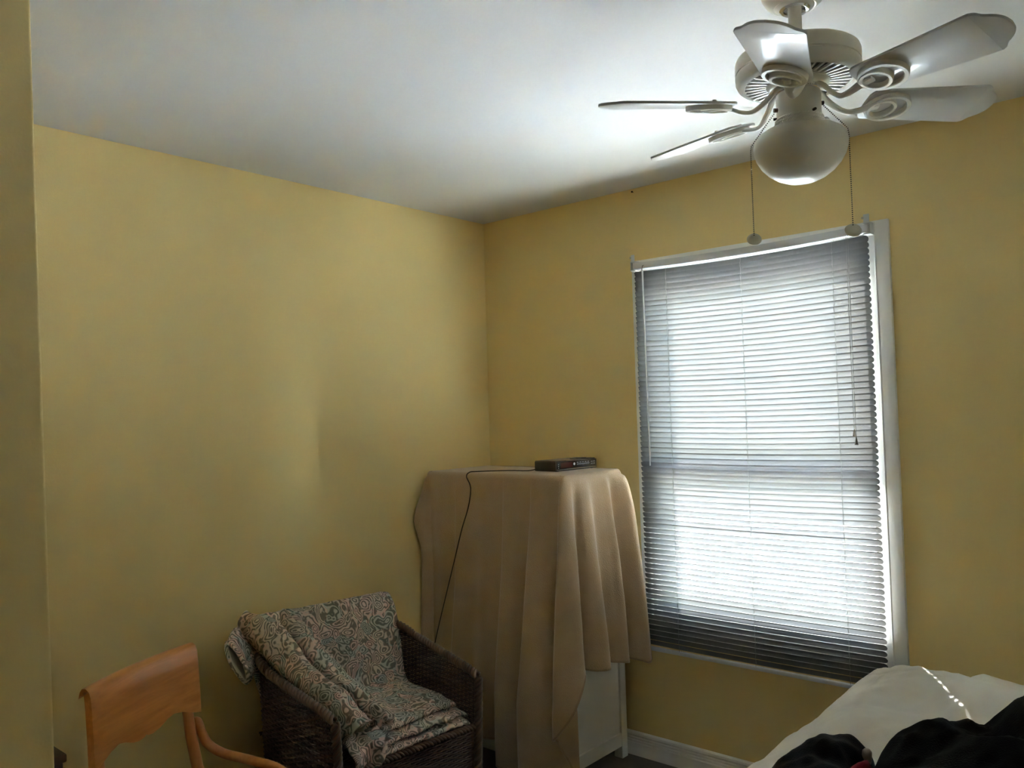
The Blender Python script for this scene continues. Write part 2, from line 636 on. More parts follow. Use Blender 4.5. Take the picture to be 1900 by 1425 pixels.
bot = []
bpart('bottom_rail', box(BX0 + 0.002, BX1 - 0.002, BYC - 0.010, BYC + 0.010, Z_BOT - 0.016, Z_BOT - 0.002, 0.003), 'headrail', smooth=40)
for x in LADDERS:
    parts = []
    for s in (-1, 1):
        off = s * (SLAT_W * 0.5 * math.cos(TILT) + 0.0015)
        zz = s * -SLAT_W * 0.5 * math.sin(TILT)
        pts = [(x + 0.0012 * math.sin(i * 2.1 + s), BYC + off, 2.075 + sag(x, 2.09) - i * (2.075 - Z_BOT) / 150) for i in range(151)]
        parts.append(tube(pts, 0.0005, 5))
    pts = [(x + 0.002 * math.sin(i * 1.57), BYC - 0.010 - 0.001 * (i % 2), 2.06 - i * (2.06 - Z_BOT) / 150) for i in range(151)]
    parts.append(tube(pts, 0.0005, 5))
    bpart('ladder_cord', join(*parts), 'cord', smooth=80)
# tilt wand on its hook
bpart('wand_hook', tube([(0.967, BYC - 0.012, 2.088), (0.967, BYC - 0.020, 2.084), (0.967, BYC - 0.024, 2.070), (0.967, BYC - 0.021, 2.058)], 0.002, 8), 'cord', smooth=60)
bpart('tilt_wand', tube([(0.967, BYC - 0.021, 2.064), (0.968, BYC - 0.020, 1.66), (0.970, BYC - 0.019, 1.246)], [0.0042, 0.0036, 0.0036], 6), 'bracket', smooth=30)
# lift cords with tassels
for x, z1 in ((1.807, 1.388), (1.813, 1.360)):
    lc = bpart('lift_cord', tube([(x - 0.001, BYC - 0.014, 2.078), (x, BYC - 0.020, 1.8), (x, BYC - 0.020, z1)], 0.0009, 6), 'cord', smooth=60)
    tz = z1
    t = obj('tassel', lathe([(0.0005, tz + 0.001), (0.002, tz), (0.0035, tz - 0.010), (0.0062, tz - 0.023), (0.0058, tz - 0.025), (0.001, tz - 0.0255)], 14, x, BYC - 0.020), MAT['tassel'], smooth=50)
    t.parent = lc
# box brackets with their covers flipped up
for x0, x1 in ((BX0 - 0.010, BX0 + 0.012), (BX1 - 0.014, BX1 + 0.010)):
    yb0, yb1 = BYC - 0.014, -0.0205
    bk = bpart('bracket', join(boxp(x0, x1, yb0, yb1, 2.070, 2.0735), boxp(x0, x1, yb1 - 0.0015, yb1, 2.0735, 2.112),
                               boxp(x0, x1, yb0, yb1 - 0.0015, 2.109, 2.112),
                               boxp(x0 if x0 < 1.4 else x1 - 0.0015, x0 + 0.0015 if x0 < 1.4 else x1, yb0, yb1 - 0.0015, 2.0735, 2.109)), 'bracket')
    fl = obj('bracket_cover', box(x0 + 0.002, x1 - 0.002, yb0 + 0.002, yb0 + 0.004, 2.113, 2.140, 0.0008, 1), MAT['bracket'])
    fl.parent = bk
    sn = obj('cover_tab', box(x0 - 0.004, x0 + 0.004, yb0 + 0.001, yb0 + 0.003, 2.124, 2.132, 0.0006, 1), MAT['pendant'])
    sn.parent = bk

# ------------------------------------------------------------------ ceiling fan
FX, FY = 2.112, -1.233
fan = empty('ceiling_fan', (FX, FY, H), label='white six blade ceiling fan with light hanging near the window', cat='ceiling fan')


def fpart(name, mesh, mat, parent=None, **k):
    o = obj(name, mesh, MAT[mat], None, **k)
    o.parent = parent or fan
    return o


def zf(z):           # heights are given above the floor, the fan hangs from its root
    return z - H


def prof(pts):
    return [(r, zf(z)) for r, z in pts]


fpart('canopy', lathe(prof([(0.072, 2.4395), (0.074, 2.428), (0.074, 2.418), (0.070, 2.400), (0.062, 2.386), (0.052, 2.376), (0.046, 2.3725),
                            (0.043, 2.3735), (0.040, 2.3705), (0.034, 2.3675), (0.031, 2.370), (0.026, 2.376), (0.022, 2.384)]), 56), 'fan', smooth=35)
fpart('canopy_ring', lathe(prof([(0.030, 2.377), (0.033, 2.3675), (0.029, 2.3635), (0.024, 2.3655), (0.022, 2.374)]), 40, cap=False), 'bright_metal', smooth=50)
fpart('downrod', lathe(prof([(0.0145, 2.40), (0.0145, 2.285)]), 24), 'fan', smooth=50)
fpart('motor_housing', lathe(prof([(0.016, 2.290), (0.030, 2.286), (0.034, 2.2725), (0.060, 2.2710), (0.110, 2.2695), (0.124, 2.2665), (0.1320, 2.2600),
                                   (0.1345, 2.2530), (0.1345, 2.2300), (0.1325, 2.2285), (0.1325, 2.2260), (0.1345, 2.2245), (0.1340, 2.2140), (0.130, 2.2050),
                                   (0.125, 2.2005), (0.120, 2.199)]), 72, cap=False), 'fan', smooth=35)
# vented underside: spokes over a dark pan
fpart('vent_pan', lathe(prof([(0.121, 2.204), (0.060, 2.204)]), 60, cap=False), 'dark_slot')
fpart('vent_rim', lathe(prof([(0.120, 2.199), (0.117, 2.1975), (0.114, 2.199), (0.114, 2.205)]), 60, cap=False), 'fan', smooth=40)
spoke = bpy.data.meshes.new('vent_rib')
_v, _q = boxp(0.064, 0.1155, -0.0024, 0.0024, zf(2.1985), zf(2.2035))
spoke.from_pydata(_v, [], _q)
spoke.materials.append(MAT['fan'])
for k in range(36):
    o = bpy.data.objects.new('vent_rib', spoke)
    COL.objects.link(o); o.parent = fan
    o.rotation_euler = (0, 0, 2 * math.pi * k / 36)
fpart('flywheel', lathe(prof([(0.068, 2.205), (0.068, 2.196), (0.062, 2.190), (0.056, 2.1885), (0.030, 2.188)]), 48, cap=False), 'fan', smooth=35)
fpart('motor_hub', lathe(prof([(0.030, 2.20), (0.046, 2.193), (0.046, 2.180), (0.042, 2.176), (0.0, 2.176)]), 40, cap=False), 'bright_metal', smooth=40)
fpart('switch_housing', lathe(prof([(0.0, 2.1795), (0.034, 2.179), (0.0465, 2.176), (0.0480, 2.170), (0.0480, 2.112), (0.046, 2.108), (0.0, 2.108)]), 48, cap=False), 'fan', smooth=35)


def rope_ring(r, z, r1, turns, phase):
    pts = []
    n = turns * 8
    for i in range(n + 1):
        a = 2 * math.pi * i / n
        b = turns * a + phase
        rr = r + r1 * math.cos(b)
        pts.append((rr * math.cos(a), rr * math.sin(a), zf(z) + r1 * math.sin(b)))
    return tube(pts, 0.0021, 6, closed_ends=False)


fpart('rope_band', join(rope_ring(0.0490, 2.1165, 0.0018, 26, 0), rope_ring(0.0490, 2.1165, 0.0018, 26, math.pi),
                        rope_ring(0.0505, 2.1085, 0.0018, 26, 0.6), rope_ring(0.0505, 2.1085, 0.0018, 26, 0.6 + math.pi)), 'fan', smooth=70)
fpart('light_fitter', lathe(prof([(0.0, 2.1135), (0.048, 2.1130), (0.050, 2.108), (0.0515, 2.101), (0.049, 2.097), (0.0, 2.097)]), 48, cap=False), 'fan', smooth=40)
for a in (-30, 90, 210):
    fpart('set_screw', xf(lathe([(0, 0.008), (0.0028, 0.008), (0.0032, 0.006), (0.0032, 0)], 12), Matrix.Rotation(R(a), 4, 'Z') @ Matrix.Translation((0.0475, 0, zf(2.1235))) @ Matrix.Rotation(R(90), 4, 'Y')), 'chain', smooth=40)
fpart('glass_shade', lathe(prof([(0.046, 2.1030), (0.050, 2.1010), (0.062, 2.0975), (0.079, 2.0915), (0.0915, 2.0835), (0.0985, 2.0735), (0.1010, 2.0620), (0.1000, 2.0490),
                                 (0.0950, 2.0330), (0.0855, 2.0165), (0.0715, 2.0010), (0.0535, 1.9880), (0.0340, 1.9795), (0.0150, 1.9755), (0.0, 1.9747)]), 72, cap=False), 'shade', smooth=80)

# ---- blades: one blade with its iron, copied round
R_IN, R_OUT = 0.150, 0.452
BZ = 2.152


def blade_outline():
    """half width along the radius, an ogee shaped tip"""
    top = [(R_IN, 0.030), (R_IN + 0.006, 0.043), (R_IN + 0.022, 0.0505), (0.25, 0.0550), (0.33, 0.0605), (0.398, 0.0650),
           (0.4075, 0.0640), (0.4150, 0.0600), (0.4195, 0.0530), (0.4240, 0.0470), (0.4325, 0.0405), (0.4420, 0.0310), (0.4490, 0.0180), (0.4520, 0.0)]
    c = catmull(top, 56)
    return [(x, y) for x, y in c] + [(x, -y) for x, y in c[::-1][1:]]


def blade_mesh():
    ol = blade_outline()
    bm = bmesh.new()
    vs = [bm.verts.new((x, y, 0.003)) for x, y in ol]
    f = bm.faces.new(vs)
    r = bmesh.ops.extrude_face_region(bm, geom=[f])
    bmesh.ops.translate(bm, verts=[v for v in r['geom'] if isinstance(v, bmesh.types.BMVert)], vec=(0, 0, -0.006))
    bmesh.ops.recalc_face_normals(bm, faces=bm.faces)
    es = [e for e in bm.edges if abs(e.verts[0].co.z - e.verts[1].co.z) < 1e-6 and len(e.link_faces) == 2]
    bmesh.ops.bevel(bm, geom=es, offset=0.0012, segments=2, profile=0.5, affect='EDGES')
    return bm


def ring_band(cx, rx, ry, w, z0, z1, seg=48):
    """oval band of rectangular section with eased edges"""
    sec = [(-w, z1), (-w, z0 + 0.002), (-w + 0.0015, z0), (w - 0.0015, z0), (w, z0 + 0.002), (w, z1)]
    m = len(sec)
    vs, fs = [], []
    for k in range(seg):
        a = 2 * math.pi * k / seg
        dx, dy = math.cos(a), math.sin(a)
        for o, z in sec:
            vs.append((cx + (rx + o) * dx, (ry + o) * dy, z))
    for k in range(seg):
        k2 = (k + 1) % seg
        for j in range(m):
            j2 = (j + 1) % m
            fs.append((k * m + j, k * m + j2, k2 * m + j2, k2 * m + j))
    return vs, fs


def iron_mesh():
    outer = ring_band(0.204, 0.046, 0.041, 0.0050, -0.0135, -0.0030)
    inner = ring_band(0.1885, 0.0290, 0.0290, 0.0042, -0.0155, -0.0030, 40)
    stub = tube([(0.158, 0, -0.010), (0.170, 0, -0.008), (0.182, 0, -0.006)], 0.0045, 8, 0.009)
    return join(outer, inner, stub)


def arm_mesh():
    c = catmull([(0.044, 0.004, 0.036), (0.058, 0.006, 0.028), (0.080, 0.007, 0.004), (0.106, 0.004, -0.016), (0.130, 0.001, -0.017), (0.150, 0, -0.0115), (0.165, 0, -0.0085)], 24)
    n = len(c)
    return tube([tuple(p) for p in c], [0.0060 - 0.0015 * i / n for i in range(n)], 10, [0.0135 - 0.006 * math.sin(math.pi * i / n) for i in range(n)])


blade_me = iron_me = arm_me = screw_me = None
SCREWS = [(0.166, 0.0), (0.246, 0.0), (0.205, 0.040), (0.205, -0.040)]
for k in range(6):
    a = R(-15 + 60 * k)
    hub = Matrix.Translation((0, 0, zf(BZ))) @ Matrix.Rotation(a, 4, 'Z') @ Matrix.Rotation(R(-15), 4, 'X')
    if blade_me is None:
        b = fpart('blade', blade_mesh(), 'fan_blade', smooth=30)
        blade_me = b.data
    else:
        b = bpy.data.objects.new('blade', blade_me); COL.objects.link(b); b.parent = fan
    b.matrix_local = hub
    if iron_me is None:
        i1 = fpart('blade_iron', iron_mesh(), 'fan', parent=b, smooth=35)
        a1 = fpart('iron_arm', arm_mesh(), 'fan', parent=b, smooth=60)
        iron_me, arm_me = i1.data, a1.data
        screw_me = bpy.data.meshes.new('screw')
        v_, f_ = lathe([(0.0, 0.0075), (0.0035, 0.007), (0.005, 0.0048), (0.005, 0.003)], 12)
        screw_me.from_pydata(v_, [], f_); screw_me.materials.append(MAT['fan'])
    else:
        for nm, me in (('blade_iron', iron_me), ('iron_arm', arm_me)):
            o = bpy.data.objects.new(nm, me); COL.objects.link(o); o.parent = b
    for sx, sy in SCREWS:
        o = bpy.data.objects.new('screw', screw_me); COL.objects.link(o); o.parent = b
        o.location = (sx, sy, 0)

# ---- pull chains
ico_bm = bmesh.new()
bmesh.ops.create_icosphere(ico_bm, subdivisions=1, radius=1.0)
ICO = ([v.co.copy() for v in ico_bm.verts], [tuple(v.index for v in f.verts) for f in ico_bm.faces])
ico_bm.free()


def beads(path, r, step):
    P = [Vector(p) for p in path]
    out = []
    carry = 0.0
    for a, b in zip(P[:-1], P[1:]):
        L = (b - a).length
        s = carry
        while s < L:
            c = a + (b - a) * (s / L)
            out.append((([c + v * r for v in ICO[0]]), ICO[1]))
            s += step
        carry = s - L
    return join(*out)


_rt = Vector((RGT.x, RGT.y, 0)).normalized()
_bk = Vector((FWD.x, FWD.y, 0)).normalized()


def chain(sign, z0, side_out, back, z_hang, z_end, pend_r):
    base = _rt * (sign * 0.050) + _bk * 0.0
    p0 = base + Vector((0, 0, zf(z0)))
    p1 = _rt * (sign * side_out) + _bk * back + Vector((0, 0, zf(z_hang)))
    p2 = Vector((p1.x, p1.y, zf(z_hang - 0.012))) + _rt * (sign * 0.002)
    p3 = Vector((p2.x, p2.y, zf(z_end)))
    c = fpart('pull_chain', beads([p0, p1, p2, p3], 0.0017, 0.0046), 'chain', smooth=180)
    n_ = (p0 - Vector((0, 0, p0.z))).normalized()
    fpart('chain_nozzle', tube([_rt * (sign * 0.046) + Vector((0, 0, zf(z0))), _rt * (sign * 0.056) + Vector((0, 0, zf(z0)))], 0.005, 12), 'chain', parent=c, smooth=50)
    M = Matrix.Translation(p3 + Vector((0, 0, -0.009))) @ Matrix.Rotation(math.atan2(-_bk.y, -_bk.x), 4, 'Z') @ Matrix.Rotation(R(62), 4, 'Y') @ Matrix.Rotation(R(8), 4, 'X')
    disc = xf(lathe([(0.0, 0.0045), (pend_r * 0.55, 0.0042), (pend_r * 0.9, 0.003), (pend_r, 0.0), (pend_r * 0.9, -0.003), (pend_r * 0.55, -0.0042), (0.0, -0.0045)], 28), M)
    fpart('pull_pendant', disc, 'pendant', parent=c, smooth=50)


chain(-1, 2.140, 0.0985, 0.036, 2.072, 1.868, 0.0165)
chain(1, 2.154, 0.1025, -0.012, 2.092, 1.872, 0.0180)

# ------------------------------------------------------------------ more materials
MAT['cabinet'] = plain('cabinet_paint', (0.78, 0.76, 0.69), 0.4, 0.03, 4)
MAT['dark_hole'] = plain('dark_hole', (0.035, 0.028, 0.022), 0.8, 0.1)
MAT['fleece'] = plain('fleece', (0.50, 0.345, 0.207), 0.95, 0.10, 14, 0.9, 260, spec=0.1, sheen=0.5)
MAT['fleece_hem'] = plain('fleece_hem', (0.41, 0.28, 0.165), 0.95, 0.12, 60, 0.9, 220, spec=0.1, sheen=0.4)
MAT['oak'] = wood('oak', (0.52, 0.185, 0.036), (0.74, 0.295, 0.070), 0.30, 3.0, 'Y', 0.6)
MAT['oak_post'] = wood('oak_post', (0.40, 0.140, 0.034), (0.56, 0.215, 0.060), 0.34, 3.0, 'Z', 0.3)
MAT['dark_wood'] = wood('dark_wood', (0.050, 0.022, 0.014), (0.085, 0.038, 0.022), 0.4, 3.0, 'X', 0.3)
MAT['wicker'] = plain('wicker', (0.085, 0.045, 0.028), 0.45, 0.35, 35, 0.3, 200, coat=0.2)
MAT['wicker_braid'] = plain('wicker_braid', (0.12, 0.066, 0.040), 0.45, 0.3, 40, coat=0.2)
MAT['lining'] = plain('quilt_lining', (0.56, 0.52, 0.44), 0.9, 0.08, 12, 0.3, 120, sheen=0.2)
MAT['radio'] = plain('radio_plastic', (0.028, 0.022, 0.020), 0.3, 0.15, 30)
MAT['radio_top'] = wood('radio_woodgrain', (0.05, 0.030, 0.020), (0.09, 0.052, 0.034), 0.35, 4, 'Y', 0.2)
MAT['radio_face'] = plain('radio_face', (0.020, 0.016, 0.016), 0.12, 0.1, 30)
MAT['radio_display'] = plain('radio_display', (0.055, 0.012, 0.014), 0.15, 0.1, 30)
MAT['radio_mark'] = plain('radio_print', (0.55, 0.54, 0.52), 0.5, 0.1)
MAT['silver'] = plain('silver_trim', (0.62, 0.61, 0.58), 0.25, 0.05, metal=0.9)
MAT['black_cord'] = plain('black_cord', (0.025, 0.016, 0.014), 0.45, 0.1)
MAT['comforter'] = plain('comforter_cotton', (0.70, 0.66, 0.60), 0.85, 0.03, 6, 0.25, 350, sheen=0.2)
MAT['mattress'] = plain('mattress_ticking', (0.62, 0.60, 0.57), 0.9, 0.04, 10)
MAT['black_cloth'] = plain('black_cloth', (0.0022, 0.0020, 0.0024), 0.95, 0.3, 20, 0.5, 300, spec=0.1, sheen=0.0)
MAT['navy_cloth'] = plain('navy_cloth', (0.0050, 0.0058, 0.010), 0.95, 0.3, 20, 0.5, 300, spec=0.1, sheen=0.1)
MAT['red_cloth'] = plain('red_cloth', (0.16, 0.012, 0.026), 0.9, 0.2, 20, 0.4, 300, spec=0.1)
MAT['nail'] = plain('nail_metal', (0.02, 0.016, 0.013), 0.5, 0.1, metal=0.5)


def paisley_material():
    m, nt, b = mat_new('paisley_quilt')
    N, L = nt.nodes, nt.links
    tc = N.new('ShaderNodeTexCoord')
    dist = N.new('ShaderNodeTexNoise'); dist.inputs['Scale'].default_value = 9; dist.inputs['Detail'].default_value = 2
    L.new(tc.outputs['Object'], dist.inputs['Vector'])
    sub = N.new('ShaderNodeVectorMath'); sub.operation = 'SUBTRACT'; sub.inputs[1].default_value = (0.5, 0.5, 0.5)
    L.new(dist.outputs['Color'], sub.inputs[0])
    scl = N.new('ShaderNodeVectorMath'); scl.operation = 'SCALE'; scl.inputs['Scale'].default_value = 0.16
    L.new(sub.outputs['Vector'], scl.inputs[0])
    add = N.new('ShaderNodeVectorMath'); add.operation = 'ADD'
    L.new(tc.outputs['Object'], add.inputs[0]); L.new(scl.outputs['Vector'], add.inputs[1])
    # drop-shaped cells whose distance gives the concentric scrolls
    vo = N.new('ShaderNodeTexVoronoi'); vo.inputs['Scale'].default_value = 20; vo.feature = 'SMOOTH_F1'; vo.inputs['Smoothness'].default_value = 0.25
    L.new(add.outputs['Vector'], vo.inputs['Vector'])
    mul = N.new('ShaderNodeMath'); mul.operation = 'MULTIPLY'; mul.inputs[1].default_value = 34
    L.new(vo.outputs['Distance'], mul.inputs[0])
    sn = N.new('ShaderNodeMath'); sn.operation = 'SINE'
    L.new(mul.outputs[0], sn.inputs[0])
    r1 = N.new('ShaderNodeValToRGB')
    e = r1.color_ramp.elements
    e[0].position = 0.30; e[0].color = (0.19, 0.19, 0.172, 1)
    e[1].position = 0.72; e[1].color = (0.64, 0.60, 0.53, 1)
    mr = N.new('ShaderNodeMapRange'); mr.inputs['From Min'].default_value = -1
    L.new(sn.outputs[0], mr.inputs['Value']); L.new(mr.outputs['Result'], r1.inputs['Fac'])
    # tint per cell: sage, dusty pink, taupe
    tint = N.new('ShaderNodeValToRGB')
    tint.color_ramp.interpolation = 'LINEAR'
    t = tint.color_ramp.elements
    t[0].position = 0.25; t[0].color = (0.74, 0.80, 0.78, 1)
    t[1].position = 0.80; t[1].color = (1.0, 0.90, 0.80, 1)
    t2 = t.new(0.55); t2.color = (1.12, 0.82, 0.76, 1)
    sx = N.new('ShaderNodeSeparateColor')
    L.new(vo.outputs['Color'], sx.inputs['Color'])
    L.new(sx.outputs['Red'], tint.inputs['Fac'])
    mx = N.new('ShaderNodeMix'); mx.data_type = 'RGBA'; mx.blend_type = 'MULTIPLY'; mx.inputs['Factor'].default_value = 1
    L.new(r1.outputs['Color'], mx.inputs['A']); L.new(tint.outputs['Color'], mx.inputs['B'])
    # small dots and sprigs
    v2 = N.new('ShaderNodeTexVoronoi'); v2.inputs['Scale'].default_value = 95
    L.new(add.outputs['Vector'], v2.inputs['Vector'])
    r2 = N.new('ShaderNodeValToRGB')
    r2.color_ramp.elements[0].position = 0.18; r2.color_ramp.elements[0].color = (1, 1, 1, 1)
    r2.color_ramp.elements[1].position = 0.36; r2.color_ramp.elements[1].color = (0, 0, 0, 1)
    L.new(v2.outputs['Distance'], r2.inputs['Fac'])
    m3_ = N.new('ShaderNodeMix'); m3_.data_type = 'RGBA'
    m3_.inputs['B'].default_value = (0.60, 0.55, 0.47, 1)
    ff = N.new('ShaderNodeMath'); ff.operation = 'MULTIPLY'; ff.inputs[1].default_value = 0.55
    L.new(r2.outputs['Color'], ff.inputs[0]); L.new(ff.outputs[0], m3_.inputs['Factor'])
    L.new(mx.outputs['Result'], m3_.inputs['A'])
    L.new(m3_.outputs['Result'], b.inputs['Base Color'])
    b.inputs['Roughness'].default_value = 0.9
    b.inputs['Specular IOR Level'].default_value = 0.15
    bp = N.new('ShaderNodeBump'); bp.inputs['Strength'].default_value = 0.35; bp.inputs['Distance'].default_value = 0.004
    L.new(dist.outputs['Fac'], bp.inputs['Height']); L.new(bp.outputs['Normal'], b.inputs['Normal'])
    return m


MAT['paisley'] = paisley_material()

# ------------------------------------------------------------------ cabinet
CX0, CX1, CY0, CY1, CZ = 0.035, 0.790, -0.430, -0.035, 1.215
cab = empty('cabinet', (CX0, CY0, 0), label='white painted cabinet standing in the corner under the tan blanket', cat='cabinet')


def cpart(name, mesh, mat='cabinet', parent=None, **k):
    o = obj(name, mesh, MAT[mat], None, **k)
    o.parent = parent or cab
    if parent is None:
        o.matrix_parent_inverse = Matrix.Translation((-CX0, -CY0, 0))
    return o


for x in (CX0, CX1 - 0.042):
    for y in (CY0, CY1 - 0.042):
        cpart('leg', box(x, x + 0.042, y, y + 0.042, 0, CZ - 0.02, 0.002), smooth=40)
cpart('top', box(CX0 - 0.012, CX1 + 0.010, CY0 - 0.012, CY1 + 0.005, CZ - 0.020, CZ, 0.004), smooth=40)
for x0, x1, xp0, xp1 in ((CX0 + 0.004, CX0 + 0.020, CX0 + 0.008, CX0 + 0.014), (CX1 - 0.020, CX1 - 0.001, CX1 - 0.016, CX1 - 0.010)):
    sd = cpart('side_panel', box(xp0, xp1, CY0 + 0.042, CY1 - 0.042, 0.105, CZ - 0.085))
    for z0, z1 in ((0.052, 0.107), (CZ - 0.085, CZ - 0.021)):
        cpart('side_rail', box(x0, x1, CY0 + 0.042, CY1 - 0.042, z0, z1, 0.0015), parent=sd).matrix_parent_inverse = Matrix.Identity(4)
cpart('back_panel', box(CX0 + 0.042, CX1 - 0.042, CY1 - 0.010, CY1 - 0.004, 0.06, CZ - 0.021))
cpart('bottom_shelf', box(CX0 + 0.042, CX1 - 0.042, CY0 + 0.02, CY1 - 0.011, 0.085, 0.103))


def apron():
    n = 24
    vs, fs = [], []
    for i in range(n + 1):
        u = i / n
        x = CX0 + 0.042 + (CX1 - CX0 - 0.084) * u
        zb = 0.022 + 0.022 * smooth01(min(u, 1 - u) / 0.12)
        for y in (CY0 + 0.004, CY0 + 0.020):
            vs += [(x, y, zb), (x, y, 0.125)]
    for i in range(n):
        a, c = i * 4, (i + 1) * 4
        fs += [(a, c, c + 1, a + 1), (a + 2, a + 3, c + 3, c + 2), (a, a + 2, c + 2, c), (a + 1, c + 1, c + 3, a + 3)]
    fs += [(0, 1, 3, 2), (4 * n, 4 * n + 2, 4 * n + 3, 4 * n + 1)]
    return vs, fs


cpart('apron', apron())
for i, (x0, x1) in enumerate(((CX0 + 0.044, 0.411), (0.414, CX1 - 0.044))):
    d = cpart('door', box(x0, x1, CY0 + 0.002, CY0 + 0.020, 0.130, CZ - 0.024, 0.002), smooth=40)
    kx = x1 - 0.03 if i == 0 else x0 + 0.03
    cpart('knob', xf(lathe([(0.0, 0.022), (0.009, 0.021), (0.012, 0.016), (0.010, 0.011), (0.005, 0.008), (0.005, 0.0)], 16),
                     Matrix.Translation((kx, CY0 + 0.002, 0.70)) @ Matrix.Rotation(R(90), 4, 'X')), parent=d, smooth=50)
cpart('finger_slot', box(0.395, 0.475, CY0 + 0.0025, CY0 + 0.0045, 0.064, 0.082, 0.0006, 1), 'dark_hole')

# ------------------------------------------------------------------ fleece blanket over the cabinet
TZ = 1.2245
# (base x, base y, hanging x, hanging y, hem height, ramp power)
BL = [
    (0.020, -0.050, 0.014, -0.060, 0.62, 0.8),
    (0.020, -0.240, 0.012, -0.250, 0.50, 0.8),
    (0.019, -0.400, 0.010, -0.415, 0.36, 0.8),
    (0.021, -0.442, 0.010, -0.488, 0.30, 0.45),
    (0.027, -0.446, 0.018, -0.500, 0.24, 0.45),
    (0.036, -0.446, 0.042, -0.470, 0.18, 0.6),
    (0.050, -0.447, 0.052, -0.449, 0.15, 0.8),
    (0.120, -0.447, 0.120, -0.462, 0.145, 1.0),
    (0.195, -0.447, 0.198, -0.452, 0.140, 1.2),
    (0.215, -0.447, 0.200, -0.498, 0.128, 1.3),
    (0.300, -0.447, 0.300, -0.470, 0.120, 1.2),
    (0.380, -0.447, 0.378, -0.490, 0.118, 1.2),
    (0.460, -0.447, 0.464, -0.458, 0.118, 1.2),
    (0.486, -0.447, 0.506, -0.456, 0.100, 1.2),
    (0.496, -0.447, 0.486, -0.526, 0.050, 1.2),
    (0.560, -0.447, 0.556, -0.520, 0.044, 1.2),
    (0.615, -0.447, 0.622, -0.476, 0.048, 1.2),
    (0.640, -0.447, 0.660, -0.462, 0.045, 1.1),
    (0.650, -0.447, 0.626, -0.544, 0.030, 1.1),
    (0.710, -0.447, 0.722, -0.540, 0.018, 1.0),
    (0.750, -0.447, 0.776, -0.488, 0.018, 0.9),
    (0.775, -0.447, 0.836, -0.470, 0.060, 0.9),
    (0.785, -0.447, 0.846, -0.474, 0.064, 0.8),
    (0.792, -0.447, 0.795, -0.510, 0.200, 0.7),
    (0.797, -0.446, 0.786, -0.524, 0.215, 0.7),
    (0.801, -0.442, 0.806, -0.536, 0.235, 0.7),
    (0.803, -0.430, 0.860, -0.500, 0.330, 0.75),
    (0.804, -0.415, 0.884, -0.452, 0.455, 0.8),
    (0.804, -0.395, 0.822, -0.412, 0.462, 0.7),
    (0.804, -0.370, 0.818, -0.396, 0.462, 0.7),
    (0.804, -0.345, 0.890, -0.384, 0.462, 0.7),
    (0.804, -0.310, 0.922, -0.335, 0.462, 0.7),
    (0.804, -0.265, 0.846, -0.268, 0.460, 0.8),
    (0.804, -0.215, 0.886, -0.222, 0.458, 0.7),
    (0.804, -0.175, 0.918, -0.190, 0.455, 0.6),
    (0.804, -0.140, 0.850, -0.150, 0.452, 0.6),
    (0.804, -0.105, 0.925, -0.122, 0.446, 0.5),
    (0.804, -0.070, 0.962, -0.105, 0.440, 0.42),
    (0.804, -0.045, 0.950, -0.070, 0.448, 0.42),
]
NU, NVB = 330, 76
bl = catmull(BL, NU)


